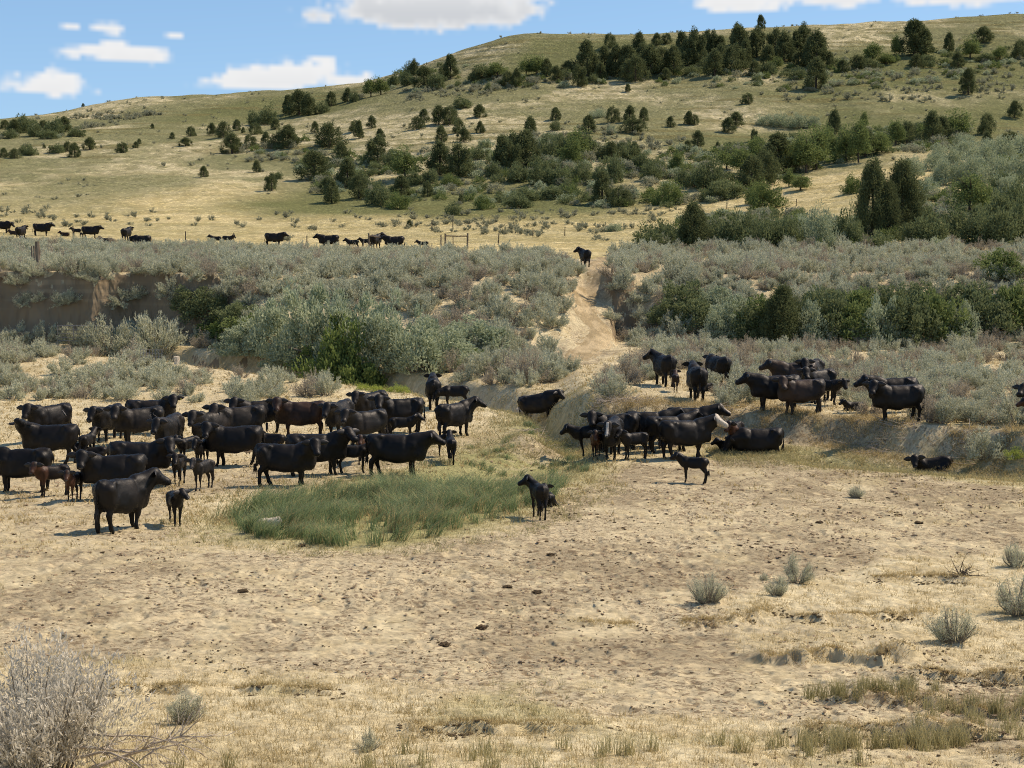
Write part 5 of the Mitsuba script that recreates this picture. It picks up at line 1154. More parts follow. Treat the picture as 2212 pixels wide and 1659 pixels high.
def coat(name, base, sun, sheen, face=None, chest=None, face_to=1.0):
    def f(p, n, uv):
        c = mix(base, sun, smoothstep(.38, .72, fbm(p.x * 2.6, p.y * 2.6, p.z * 2.1, 3)) * (.75 + .25 * noise(p.x * 40, p.y * 40, p.z * 14)))
        if face is not None:
            c = mix(c, face, smoothstep(face_to, face_to + .25, uv.x) * (.80 + .20 * noise(p.x * 22, p.y * 22, p.z * 22)))
        if chest is not None:
            c = mix(c, chest, smoothstep(.25, .8, uv.y) * (.6 + .4 * noise(p.x * 6, p.y * 6, p.z * 6)))
        return c
    scene[name] = {'type': 'principled', 'base_color': mikit.proc(f), 'roughness': .52, 'specular': .22, 'sheen': sheen, 'sheen_tint': .3}


coat('coat_black', (.004, .0037, .0036), (.012, .0095, .008), .06)
coat('coat_dusty', (.0065, .006, .0055), (.022, .018, .015), .12)
coat('coat_tinged', (.014, .011, .0095), (.045, .028, .019), .12)
coat('coat_brown', (.016, .009, .0065), (.046, .023, .014), .12)
coat('coat_rusty_chest', (.008, .006, .0055), (.018, .011, .008), .08, face=(.045, .024, .015), chest=(.06, .026, .014), face_to=.5)
coat('coat_white_face', (.004, .0037, .0036), (.012, .0095, .008), .06, face=(.50, .445, .36), face_to=.12)
coat('coat_blaze', (.004, .0037, .0036), (.012, .0095, .008), .06, face=(.50, .45, .38), face_to=.68)
coat('coat_cheek', (.004, .0037, .0036), (.012, .0095, .008), .06, face=(.50, .45, .38), face_to=.66)
coat('coat_pale_nose', (.013, .012, .011), (.03, .024, .02), .1, face=(.10, .085, .07), face_to=.55)
scene['coat_ear'] = {'type': 'principled', 'base_color': rgb((.014, .012, .011)), 'roughness': .5, 'specular': .4}
scene['wet_nose'] = {'type': 'principled', 'base_color': rgb((.028, .026, .026)), 'roughness': .32, 'specular': .5}
scene['wet_eye'] = {'type': 'principled', 'base_color': rgb((.008, .006, .005)), 'roughness': .1, 'specular': .6}
scene['tail_hair'] = {'type': 'principled', 'base_color': rgb((.014, .011, .010)), 'roughness': .55}
scene['tag_yellow'] = {'type': 'diffuse', 'reflectance': rgb((.62, .50, .12))}
scene['udder_pale'] = {'type': 'principled', 'base_color': rgb((.55, .46, .38)), 'roughness': .5}
STANCE = [(0, .03, .02, -.03), (.10, -.10, -.06, .14), (-.05, .08, .16, -.10), (.03, -.02, .20, -.12)]
_made = {}
for row in HERD:
    kind, x, y, heading, yaw, pitch, lift, stance, lie, size, ct, sink, lab = row
    spec = (kind, yaw, pitch, lift, stance, lie)
    if spec not in _made:
        q = .55 if kind == 'calf' else 1
        parts = beast(kind, yaw, pitch, lift, tuple(q * s for s in STANCE[stance]), bool(lie), 1.0 + .04 * ((len(_made) * 7) % 5 - 2), len(_made), .5 * math.sin(len(_made) * 2.1) * (2.2 if 'swishing' in lab else .5))
        _made[spec] = {n: (m, uv, mikit.ply(m, 'coat_ear', smooth=True, uv=uv)) for n, (m, uv) in parts.items()}
    key = numbered(kind)
    rr = np.random.default_rng(int(x * 100) % 977 + int(y * 10))
    sz = size * rr.uniform(.97, 1.05)
    z = float(height(x, y)) - sink - .015
    e = .5
    gx_, gy_ = float(height(x + e, y) - height(x - e, y)) / (2 * e), float(height(x, y + e) - height(x, y - e)) / (2 * e)
    c_, s_n = math.cos(math.radians(heading)), math.sin(math.radians(heading))
    along_ = max(-.22, min(.22, gx_ * c_ + gy_ * s_n))
    m = T().translate([x, y, z]) @ T().rotate([0, 0, 1], heading + rr.uniform(-4, 4)) @ T().rotate([0, 1, 0], -math.degrees(math.atan(along_))) @ T().scale([sz * .97, sz * rr.uniform(.84, .97), sz])
    for n, (mesh, uv, d) in _made[spec].items():
        if n == 'ear_tag' and ct != 'kt':
            continue
        mat = {'body': COAT[ct], 'muzzle': 'wet_nose', 'eye': 'wet_eye', 'eye_001': 'wet_eye', 'tail_switch': 'tail_hair', 'ear_tag': 'tag_yellow'}.get(n, 'coat_ear')
        if n == 'muzzle' and ct == 'w':
            mat = 'udder_pale'
        scene[key + '__' + n] = {**d, 'bsdf': ref(mat), 'to_world': m}
    if 'ear_tag' in _made[spec] and ct == 'kt':
        labels[key + '__ear_tag'] = {'label': 'yellow ear tag'}
    if ct == 'w' and kind == 'cow' or 'flecked' in lab:
        u_ = trimesh.creation.icosphere(2, 1.0)
        u_.apply_transform(np.diag([.17, .13, .13, 1.0]) + np.array([[0, 0, 0, -.42], [0, 0, 0, 0], [0, 0, 0, .55], [0, 0, 0, 0]]))
        teats = [trimesh.creation.cone(.022, -.09, sections=8, transform=trimesh.transformations.translation_matrix((-.42 + a, b, .46))) for a in (-.06, .05) for b in (-.05, .05)]
        scene[key + '__udder'] = {**mikit.ply(trimesh.util.concatenate([u_] + teats), 'udder_pale', smooth=True), 'to_world': m}
    labels[key] = {'label': lab, 'category': kind}


#   old brand scars on two flanks: raised bare strokes that follow the hide
scene['brand_scar'] = {'type': 'principled', 'base_color': rgb((.05, .045, .042)), 'roughness': .4}
scene['brand_pale'] = {'type': 'principled', 'base_color': rgb((.32, .30, .28)), 'roughness': .5}
for row, key in zip(HERD, [k for k in labels if labels[k].get('category') in ('cow', 'calf')]):
    lab = row[-1]
    if 'brand marks' not in lab and 'farthest left in the back row' not in lab:
        continue
    spec = (row[0], row[4], row[5], row[6], row[7], row[8])
    bv = np.array(_made[spec]['body'][0].vertices)
    a = np.linspace(-1, 1, 15)
    strokes = [np.stack([-.50 + .07 * np.sin(a * 3.0), 1.02 + .15 * a], 1), np.stack([-.30 + .06 * np.sin(a * 2.6 + 2.6), 1.02 + .14 * a], 1)] if 'brand' in lab else [np.stack([-.42 + .05 * a, 1.0 + .10 * a], 1)]
    tubes = []
    for st in strokes:
        yy = []
        for px_, pz_ in st:
            d_ = np.hypot(bv[:, 0] - px_, bv[:, 2] - pz_)
            yy.append(np.sort(bv[(d_ < .07) & (bv[:, 1] > 0), 1])[-3:].mean() - .004)
        yy = np.convolve(np.pad(yy, 2, mode='edge'), np.ones(5) / 5, 'valid')
        tubes.append(tube_mesh(np.stack([st[:, 0], yy, st[:, 1]], 1), .012, 6))
    scene[key + '__brand'] = {**mikit.ply(trimesh.util.concatenate(tubes), 'brand_scar' if 'brand' in lab else 'brand_pale', smooth=True), 'to_world': scene[key + '__body']['to_world']}
    labels[key + '__brand'] = {'label': 'old brand scar on the flank'}


#== gates, posts, big shrubs, rocks and other single things
def rod(p, q, r, sides=8):
    return tube_mesh([p, q], r, sides)


def post_mesh(h, r, sides=9, seed=0, lean=0.0):
    rr = np.random.default_rng(seed)
    zs = np.linspace(-.4, h, 6)
    pts_ = np.stack([zs * lean + rr.normal(0, r * .12, 6), rr.normal(0, r * .12, 6), zs], 1)
    return tube_mesh(pts_, r * rr.uniform(.9, 1.1, 6), sides)


def stand(name, mesh, mat, x, y, lab, cat, group=None, heading=0.0):
    k = numbered(name)
    scene[k] = {**mikit.ply(mesh, mat, smooth=35), 'to_world': place(x, y, heading)}
    say(k, lab, cat, group)
    return k


NEARBY = ['thin steel fence post in the sparse sage, left of a close pair', 'thin steel fence post in the sparse sage, right of a close pair', 'steel fence post behind the sagebrush at the near edge of the meadow', 'steel fence post standing between two far cows', 'leaning steel fence post right of the wooden frame',
          'steel fence post left of a sage clump beyond the track', 'steel fence post right of a sage clump beyond the track', 'steel fence post over a lying calf on the far terrace', 'steel fence post beside tall far terrace sagebrush', 'steel fence post left end of the grassy spur', 'steel fence post on the gold slope above the thicket']
for i, (x, y, h) in enumerate(STEEL_POSTS):
    stand('fence_post', post_mesh(h, .055, 6, i, .08 if i == 4 else .01), 'wood_dark', x, y, NEARBY[i], 'fence post')
for i, (x, y, h) in enumerate(RIM_POSTS):
    stand('wooden_post', post_mesh(h, (.15, .06, .06, .07)[i], 9, 20 + i, (.0, .01, -.01, .015)[i]), 'wood_post', x, y, ['thick wooden post on the rim of the tall cut bank', 'thin post leftmost of four on the cut bank rim', 'thin post second from left on the cut bank rim', 'thin post hard against the right side of the thick rim post'][i], 'post')


def frame(name, a, b, lab, extra=()):
    """two posts with a cross rail near the top"""
    k = numbered(name)
    za, zb = float(height(*a[:2])), float(height(*b[:2]))
    for i, (x, y, h) in enumerate((a, b)):
        scene[k + '__post' + ('' if i == 0 else '_001')] = {**mikit.ply(post_mesh(h, .085, 9, i + 5), 'wood_post', smooth=35), 'to_world': place(x, y, 0)}
    ra, rb = np.array([a[0], a[1] - .16, za + a[2] * .86]), np.array([b[0], b[1] - .16, zb + b[2] * .80])
    scene[k + '__rail'] = mikit.ply(tube_mesh([ra, (ra + rb) / 2 - np.array([0, 0, .03]), rb], .06, 8), 'wood_post', smooth=35)
    for x, y, h in extra:
        t_ = .35
        q_ = ra * (1 - t_) + rb * t_
        scene[k + '__hanging_stake'] = mikit.ply(tube_mesh([q_ + np.array([0, -.12, .02]), q_ + np.array([.02, -.14, -h])], .045, 7), 'wood_post', smooth=35)
    say(k, lab, 'fence')


frame('brace_fence', FRAME_LEFT[0], FRAME_LEFT[1], 'wooden brace frame of two posts and a rail with far cows before it')
frame('brace_fence', FRAME_RIGHT[0], FRAME_RIGHT[1], 'wooden brace frame with a stake hanging from its rail, nothing before it', [FRAME_RIGHT[3]])
frame('brace_fence', FRAME_FAR[1], FRAME_FAR[0], 'wooden brace frame at the left end of the far terrace')
stand('wooden_post', post_mesh(FRAME_RIGHT[2][2], .07, 8, 31), 'wood_post', FRAME_RIGHT[2][0] - .1, FRAME_RIGHT[2][1], 'slim wooden post close beside the frame with the hanging stake', 'post')
# pipe gate across the gully
(ax, ay, gh), (bx, by, _) = PIPE_GATE
za = float(height((ax + bx) / 2, (ay + by) / 2)) + .55
A_, B_ = np.array([ax, ay, za]), np.array([bx, by, za])
rails = [('top_rail', .98, .035), ('rail', .70, .024), ('rail_001', .46, .024), ('rail_002', .24, .024), ('bottom_rail', 0.02, .03)]
for n, z_, r_ in rails:
    scene['pipe_gate__' + n] = mikit.ply(rod(A_ + [0, 0, z_], B_ + [0, 0, z_], r_), 'steel_pipe', smooth=40)
for i, t_ in enumerate((0, .33, .66, 1)):
    q_ = A_ * (1 - t_) + B_ * t_
    scene['pipe_gate__upright' + ('' if i == 0 else '_%03d' % i)] = mikit.ply(rod(q_ + [0, -.04, -.02 if i in (1, 2) else -.6], q_ + [0, -.04, 1.0], .03), 'steel_pipe', smooth=40)
say('pipe_gate', 'long rusty grey pipe gate standing among sagebrush below the cut bank', 'gate')
# woven wire panel leaning in the gully
x, y, h = PANEL[0]
z_ = float(height(x, y))
for i in range(8):
    t_ = i / 7
    scene['wire_panel__upright_wire' + ('' if i == 0 else '_%03d' % i)] = mikit.ply(rod((x - .55 + 1.1 * t_, y + .2 * t_, z_ - .05), (x - .62 + 1.1 * t_, y + .35 + .2 * t_, z_ + h), .016, 5), 'steel_pipe', smooth=40)
for i in range(7):
    t_ = i / 6
    a_ = np.array([x - .55 - .07 * t_, y + .35 * t_, z_ - .02 + h * t_])
    scene['wire_panel__cross_wire' + ('' if i == 0 else '_%03d' % i)] = mikit.ply(rod(a_, a_ + np.array([1.1, .2, -.03]), .014, 5), 'steel_pipe', smooth=40)
say('wire_panel', 'rusty welded wire panel leaning beside the gully', 'wire panel')
x, y, h = STUMP[0]
stand('post_stub', post_mesh(.42, .15, 9, 44), 'wood_pale', x, y, 'short sawn off post stub by the gully edge', 'post')
# weathered log at the tip of the rushes
(ax, ay, _), (bx, by, _) = LOG
pa, pb = np.array([ax, ay, float(height(ax, ay)) + .14]), np.array([bx, by, float(height(bx, by)) + .26])
ts_ = np.linspace(0, 1, 9)
scene['driftwood_log'] = mikit.ply(tube_mesh(pa + (pb - pa) * ts_[:, None] + np.stack([ts_ * 0, .05 * np.sin(ts_ * 5), .03 * np.sin(ts_ * 7)], 1), [.05, .11, .12, .13, .125, .14, .13, .12, .08], 9), 'wood_pale', smooth=40)
say('driftwood_log', 'bleached pale log lying at the left tip of the green rushes', 'log')
# pale rock in the gully wall
x, y, h = ROCK[0]
rk = trimesh.creation.icosphere(4, 1.0)
rv = rk.vertices * (1 + .5 * (meshkit.fbm(rk.vertices * 1.6 + 3, 4, 5)[:, None] - .5)) * np.array([.62, .45, .5])
scene['pale_rock'] = {**mikit.ply((rv, rk.faces), 'rock_pale', smooth=30), 'to_world': place(x, y, 20, 1.0, float(height(x, y)) + .12)}
say('pale_rock', 'pale block of hard earth in the gully beside the lone cow', 'rock')
# dung
for i, (x, y, h) in enumerate(DUNG[:11]):
    b = trimesh.creation.icosphere(3, 1.0)
    f_ = meshkit.fbm(b.vertices * 2.3 + i * 7.7, 3, i)[:, None] - .5
    vv = b.vertices * (1 + 1.5 * f_ + .5 * (meshkit.noise(b.vertices * 6 + i, i)[:, None] - .5)) * np.array([.13, .11, .042]) * (.7 + 1.0 * h)
    k = numbered('dung_pat')
    scene[k] = {**mikit.ply((vv, b.faces), 'dung', smooth=40), 'to_world': place(x, y, i * 47, 1.0, float(height(x, y)) + .02)}
    say(k, 'dark dried dung pat on the trampled dirt', 'dung', 'dung pats on the trampled dirt')


# heaps of dry sticks and flattened stalks on the eroded terrace edge
def sticks(key, x, y, n, spread, seed, lab):
    rr = np.random.default_rng(seed)
    out = []
    for _ in range(n):
        a = np.array([x + rr.normal(0, spread), y + rr.normal(0, spread * .5), 0])
        a[2] = float(height(a[0], a[1])) + rr.uniform(0, .12)
        d = np.array([rr.normal(0, 1), rr.normal(0, .6), rr.uniform(-.1, .55)])
        d *= rr.uniform(.25, .6) / np.linalg.norm(d)
        out.append(tube_mesh([a - d * .4, a + d * .1 + rr.normal(0, .03, 3), a + d], [.011, .009, .004], 4))
    scene[key] = mikit.ply(trimesh.util.concatenate(out), 'wood_bleached', smooth=True)
    say(key, lab, 'brush heap', kind='stuff')


for i, (x, y, n, sp, lab) in enumerate(STICKS):
    sticks(numbered('brush_heap'), x, y, n, sp, 60 + i, lab)


def shrub(key, g, x, y, h, w, lab, cat, base_h=2.0, base_r=1.7, group=None, sink=.08):
    sx = w / 2 / base_r
    k = copy_at(key, g, x, y, rg.uniform(0, 360), sx, h / base_h / sx, sink)
    say(k, lab, cat, group)


for i in range(3):
    model('bush-big-silver-%d' % i, bush(300 + i, 2.0, 1.55, 74, 78, .15, .07, quad=True, up=.6, hollow=.6, stems=16, tight=.8), 'leaf_silver', 'wood_grey')
for i in range(2):
    model('bush-big-green-%d' % i, bush(310 + i, 2.0, 1.55, 74, 78, .16, .09, quad=True, up=.5, hollow=.6, stems=14, tight=.8), 'leaf_bright', 'wood_dark')
for i in range(3):
    model('bush-big-dark-%d' % i, bush(320 + i, 2.0, 1.6, 74, 70, .17, .09, quad=True, up=.4, hollow=.6, stems=12, tight=.8), 'leaf_green' if i == 2 else 'leaf_shrub', 'wood_dark')
BIG = ['left flank of the great shrub clump, silvery leaves', 'high left part of the great silvery clump', 'tallest silvery shrub left of the bright green one', 'silvery shrub behind the bright green one', 'silvery shrub right of the bright green one', 'silvery shrub on the right shoulder of the great clump', 'silvery shrub above the cow seen from directly behind', 'silvery shrub at the right end of the great clump', 'low silvery shrub at the foot of the clump, left', 'silvery shrub hanging over the gully before the bright green one', 'outlying silvery shrub nearest the dirt track']
for i, (x, y, h) in enumerate(BIGSHRUB):
    shrub('silvery_shrub', 'bush-big-silver-%d' % (i % 3), x, y + .8, h * (.84 + .08 * (i % 3)), 4.0 + .45 * (i % 4), BIG[i], 'shrub')
GRN = ['bright green leafy shrub at the heart of the silvery clump', 'bright green lower shrub beside the heart of the clump', 'bright green shoot at the shaded foot of the clump', 'green bush at the right foot of the silvery clump', 'dark green bush on the slope beside the tall cut bank', 'bright green bush low on the slope beside the cut bank', 'upper dark green bush against the cut bank', 'dark green bush above the silvery clump’s left end', 'green bush between cut bank and silvery clump']
for i, (x, y, h) in enumerate(BIGGREEN):
    g = 'bush-big-green-%d' % (i % 2) if i in (0, 1, 2, 5) else 'bush-big-dark-%d' % (2 if i == 3 else i % 3)
    shrub('leafy_shrub', g, x, y + (-1.5 if i < 2 else .3), h * (.98 if i == 0 else 1), 4.4 if i < 2 else 3.2 + .2 * (i % 3), GRN[i].replace('’', "'"), 'shrub')
for i, (x, y, h) in enumerate(RIGHTGREEN):
    g = 'bush-big-dark-%d' % (i % 3)
    if i == 4:
        shrub('juniper_tree', 'juniper-near-0', x, y, h * 1.05, 3.1, 'yellow-green juniper standing alone among the dark shrubs right of the track', 'juniper', 5.0, 2.0)
    elif i in (2, 6, 9, 12, 16, 20):
        shrub('silvery_shrub', 'bush-big-silver-%d' % (i % 3), x, y, h, 2.9, 'silvery shrub among the dark shrubs right of the track, %s' % side_word(x, y, .10, .345), 'shrub', group='silvery shrubs among the dark shrubs right of the track')
    else:
        shrub('leafy_shrub', g, x, y + .4, h * (.85 + .12 * (i % 4)), 3.5 + .3 * (i % 3), '%s dark green leafy shrub %s of the slope right of the track' % ('tall' if h > 2.2 else 'low', side_word(x, y, .10, .345)), 'shrub', group='dark green shrubs on the slope right of the track')
for i, (x, y, h) in enumerate(YELLOW):
    if i == 5:
        shrub('leafy_shrub', 'bush-big-dark-2', x, y, h, 3.4, 'green bush at the right edge on the sagebrush bench', 'shrub')
    else:
        model('bush-yellow-%d' % i, bush(340 + i, 2.0, 1.6, 60, 50, .16, .06, up=.8), 'leaf_yellow', 'wood_dark')
        shrub('yellow_green_shrub', 'bush-yellow-%d' % i, x, y, max(h, .45), .95, ['yellow-green low shrub behind the back row of cows, first from left', 'yellow-green low shrub behind the back row of cows, second from left', 'yellow-green low shrub near the gully edge, third from left', 'small yellow-green shrub at the gully edge', 'yellow-green shrub at the right edge above the ditch'][i], 'shrub')
for i, (x, y, h) in enumerate(GULLYSAGE):
    k = copy_at('sagebrush', 'sage-%d' % (i % 5), x, y, i * 70, max(1.25, h * 1.0), 1.1, .05)
    say(k, 'shaded grey sagebrush at the foot of the tall cut bank%s' % (', near the pipe gate' if x < -24.5 and x > -29 else ', at the left edge' if x < -29 else ', right of the pipe gate'), 'sagebrush', 'sagebrush at the foot of the tall cut bank')
NS = ['grey sagebrush leftmost of three in the dry grass of the right foreground', 'small dark sagebrush between two larger ones in the right foreground', 'grey-green sagebrush rightmost of three in the right foreground', 'round silvery sagebrush in front of the right edge bushes', 'sagebrush upper one of two cut by the right edge', 'sagebrush lower one of two cut by the right edge', 'lone small sagebrush on open dirt before the grassy ditch', 'feathery sagebrush beside the big dry bush in the near grass', 'tiny sagebrush in the near yellow grass', 'sprig of sagebrush between the foreground sagebrushes']
for i, (x, y, h) in enumerate(NEARSAGE):
    k = copy_at('sagebrush', 'sage-near-%d' % (i % 3), x, y, i * 50, h * 1.0, .95, .03)
    say(k, NS[i], 'sagebrush')


#== grasses, rushes, clods and the dry bush near the viewer
def blades(x, y, hgt, wid, lean, curl, rng, segs=1, base=None):
    """grass blades standing on the ground: bent strips; lean = (n, 2)"""
    n = len(x)
    z = height(x, y) - .02 if base is None else base
    P0 = np.stack([x, y, z], 1)
    a = rng.random(n) * 2 * np.pi
    S = np.stack([np.cos(a), np.sin(a), 0 * a], 1) * (wid / 2)[:, None]
    L = np.stack([lean[:, 0], lean[:, 1], 0 * a], 1) * hgt[:, None]
    rows = []
    for s in range(segs):
        t = s / segs
        c = P0 + L * (t ** 1.7) + np.array([0, 0, 1]) * (hgt * (t - curl * t * t))[:, None]
        rows += [c - S * (1 - .5 * t), c + S * (1 - .5 * t)]
    rows.append(P0 + L + np.array([0, 0, 1]) * (hgt * (1 - curl))[:, None])
    m = 2 * segs + 1
    v = np.stack(rows, 1).reshape(-1, 3)
    k = np.arange(n)[:, None] * m
    f = []
    for s in range(segs - 1):
        f += [k + [2 * s, 2 * s + 1, 2 * s + 3], k + [2 * s, 2 * s + 3, 2 * s + 2]]
    f.append(k + [2 * segs - 2, 2 * segs - 1, 2 * segs])
    uv = np.stack([np.repeat(rng.random(n), m), np.tile(np.concatenate([np.repeat(np.arange(segs) / segs, 2), [1]]), n)], 1)
    return v, np.vstack(f), uv


def stuff(key, made, mat, lab, cat):
    v, f, uv = made
    scene[key] = mikit.ply((v, f), mat, smooth=False, uv=uv)
    say(key, lab, cat, kind='stuff')


rc = np.random.default_rng(5)


def fan(n, y0, y1, power=1.0):
    """points over the ground in view, thinning with distance"""
    y = y0 * (y1 / y0) ** (rc.random(n) ** power)
    return rc.uniform(-.385, .385, n) * y, y


def grow(n, y0, y1, keep, h, w, tuft=.05, per=7, spread=.35):
    x, y = fan(n // per, y0, y1)
    ok = rc.random(len(x)) < keep(x, y)
    x, y = np.repeat(x[ok], per), np.repeat(y[ok], per)
    x, y = x + rc.normal(0, tuft, len(x)), y + rc.normal(0, tuft, len(x))
    hh = rc.uniform(*h, len(x))
    return x, y, hh, rc.uniform(*w, len(x)) * np.clip(y / 22, .8, 2.2), rc.normal(0, spread, (len(x), 2)) + np.array([-.05, -.05])


mk = lambda x, y: masks(x, y)
dry = lambda x, y: np.clip(1.05 - mk(x, y)[..., 0] * 1.25, .0, 1) * (1 - .8 * mk(x, y)[..., 1])
x, y, hh, ww_, ln = grow(170000, 12.5, 48, dry, (.05, .15), (.006, .012))
stuff('dry_grass', blades(x, y, hh, ww_, ln, .12, rc), 'leaf_straw', 'short dry straw coloured grass across the near ground', 'grass')
x, y, hh, ww_, ln = grow(60000, 12.5, 26, lambda x, y: np.clip(mk(x, y)[..., 1] * 2.0 * (1 - mk(x, y)[..., 0]), 0, 1), (.07, .18), (.006, .011))
stuff('olive_grass', blades(x, y, hh, ww_, ln, .12, rc), 'leaf_olive', 'olive green grass mixed into the dry grass near the viewer', 'grass')
x, y, hh, ww_, ln = grow(60000, 38, 92, lambda x, y: np.clip(1.0 - mk(x, y)[..., 0], .05, 1), (.10, .24), (.012, .02), .10, 6, .5)
stuff('meadow_stubble', blades(x, y, hh, ww_ * 1.3, ln, .2, rc), 'leaf_straw', 'dry grass stubble around the herd', 'grass')
# upright tufts of the right foreground
tx_, ty_ = [], []
for cx_, cy_, sx_, sy_, n_ in ((4.1, 16.6, .55, .2, 40), (5.0, 16.9, .3, .2, 16), (4.9, 19.8, .5, .2, 34), (5.9, 18.8, .4, .25, 20), (6.4, 17.6, .5, .3, 12), (-1.0, 14.8, 1.6, .5, 26), (2.0, 16.0, 1.1, .4, 14)):
    tx_.append(rc.normal(cx_, sx_, n_)), ty_.append(rc.normal(cy_, sy_, n_))
tx_, ty_ = np.repeat(np.concatenate(tx_), 38), np.repeat(np.concatenate(ty_), 38)
tx_, ty_ = tx_ + rc.normal(0, .045, len(tx_)), ty_ + rc.normal(0, .045, len(ty_))
stuff('grass_tufts', blades(tx_, ty_, rc.uniform(.14, .36, len(tx_)), np.full(len(tx_), .008), rc.normal(0, .22, (len(tx_), 2)), .1, rc, 2), 'leaf_olive', 'upright yellow-green grass tufts on the sandy right foreground', 'grass')
# the green rushes of the wet channel
P_ = np.array(RUSH)
n_ = 3300
x, y = rc.uniform(P_[:, 0].min(), P_[:, 0].max(), n_), rc.uniform(P_[:, 1].min(), P_[:, 1].max(), n_)
ok = inside(RUSH, x, y) + fb(x, y, 1.4, 3, 71) * 1.6 > .05
x, y = x[ok], y[ok]
dn = rc.random(len(x)) < np.where(y > 46.0, .22, 1.0) * (np.hypot((x - .9) / 1.1, (y - 54.2) / 2.0) > 1) * (.28 + 1.2 * sstep(-.08, .12, fb(x, y, 1.5, 3, 73)))
x, y = x[dn], y[dn]
swirl = fb(x, y, 2.6, 2, 75) * 16
per = 42
sw = np.repeat(swirl, per)
hx = np.repeat(np.where(y > 46.5, .26, .68) * (.75 + 1.4 * (fb(x, y, 1.8, 2, 77) + .3)), per)
X_, Y_ = np.repeat(x, per) + rc.normal(0, .09, len(x) * per), np.repeat(y, per) + rc.normal(0, .09, len(x) * per)
ln = np.stack([np.cos(sw) * .45 + .12, np.sin(sw) * .25 - .15], 1) + rc.normal(0, .30, (len(X_), 2))
hh = hx * rc.uniform(.55, 1.15, len(X_))
pick = rc.random(len(X_)) > np.repeat(.10 + .55 * sstep(.0, .2, fb(x, y, 1.3, 3, 79)), per)
bl = lambda s, w: blades(X_[s], Y_[s], hh[s], np.full(s.sum(), w), ln[s], .22, rc, 2)
stuff('rushes', bl(pick, .017), 'leaf_rush', 'tall swirling green rushes filling the wet channel', 'rushes')
stuff('dead_rushes', bl(~pick, .014), 'leaf_straw', 'pale dead stems bent among the green rushes', 'rushes')
n_ = 9000
x, y = rc.uniform(P_[:, 0].min() - 1.5, P_[:, 0].max() + 1, n_), rc.uniform(P_[:, 1].min() - 1.5, P_[:, 1].max() + 2, n_)
q_ = inside(RUSH, x, y)
ok = (q_ < .5) & (q_ > -1.7) & (rc.random(n_) < .9)
x, y = np.repeat(x[ok], 5) + rc.normal(0, .06, ok.sum() * 5), np.repeat(y[ok], 5) + rc.normal(0, .06, ok.sum() * 5)
stuff('rush_margin_grass', blades(x, y, rc.uniform(.08, .26, len(x)), np.full(len(x), .016), rc.normal(0, .45, (len(x), 2)), .2, rc), 'leaf_olive', 'yellowish green grass ringing the rushes', 'grass')
n_ = 7000
x = rc.uniform(7, 22, n_)
y = np.interp(x, [8.5, 14, 20], [52.3, 50.0, 46.8]) + rc.normal(0, 1.1, n_)
x, y = np.repeat(x, 4) + rc.normal(0, .07, 4 * n_), np.repeat(y, 4) + rc.normal(0, .07, 4 * n_)
stuff('ditch_grass', blades(x, y, rc.uniform(.08, .3, len(x)), np.full(len(x), .016), rc.normal(0, .45, (len(x), 2)), .2, rc), 'leaf_olive', 'grey-green grass along the shallow ditch', 'grass')


n_ = 9000
x = rc.uniform(2.5, 26, n_)
y = np.interp(x, TERRACE[:, 0], TERRACE[:, 1]) + rc.normal(.2, 1.3, n_)
ok = fb(x, y, 1.5, 3, 85) > -.05
x, y = np.repeat(x[ok], 6) + rc.normal(0, .08, 6 * ok.sum()), np.repeat(y[ok], 6) + rc.normal(0, .08, 6 * ok.sum())
stuff('terrace_edge_grass', blades(x, y, rc.uniform(.08, .34, len(x)), np.full(len(x), .017), rc.normal(0, .55, (len(x), 2)), .25, rc), 'leaf_straw', 'dry grass clinging to the eroded terrace edge', 'grass')
n_ = 7000
gi = rc.integers(0, len(GULLY) - 5, n_)
gt = rc.random(n_)
x = GULLY[gi, 0] * (1 - gt) + GULLY[gi + 1, 0] * gt + rc.normal(0, 1.5, n_)
y = GULLY[gi, 1] * (1 - gt) + GULLY[gi + 1, 1] * gt + rc.normal(0, 1.5, n_)
ok = (fb(x, y, 1.6, 3, 87) > -.02) & (np.abs(x) < 30)
x, y = np.repeat(x[ok], 6) + rc.normal(0, .09, 6 * ok.sum()), np.repeat(y[ok], 6) + rc.normal(0, .09, 6 * ok.sum())
stuff('gully_grass', blades(x, y, rc.uniform(.1, .4, len(x)), np.full(len(x), .02), rc.normal(0, .5, (len(x), 2)), .2, rc), 'leaf_olive', 'rough grass on the sides of the gully', 'grass')


tx_, ty_ = [], []
for line_, h_, w_ in SCARPS:
    line_ = np.array(line_)
    n_ = int(70 * (line_[-1, 0] - line_[0, 0]))
    xs_ = rc.uniform(line_[0, 0], line_[-1, 0], n_)
    tx_.append(xs_), ty_.append(np.interp(xs_, line_[:, 0], line_[:, 1]) + .22 + rc.normal(0, .14, n_) - fb(xs_, xs_ * 0 + line_[0, 1], .9, 3, 13) * .7)
tx_, ty_ = np.repeat(np.concatenate(tx_), 9), np.repeat(np.concatenate(ty_), 9)
tx_, ty_ = tx_ + rc.normal(0, .05, len(tx_)), ty_ + rc.normal(0, .05, len(ty_))
stuff('lip_grass', blades(tx_, ty_, rc.uniform(.06, .17, len(tx_)), np.full(len(tx_), .009), rc.normal(0, .5, (len(tx_), 2)) + np.array([0, -.35]), .35, rc, 2), 'leaf_straw', 'dry grass overhanging the small broken banks near the viewer', 'grass')


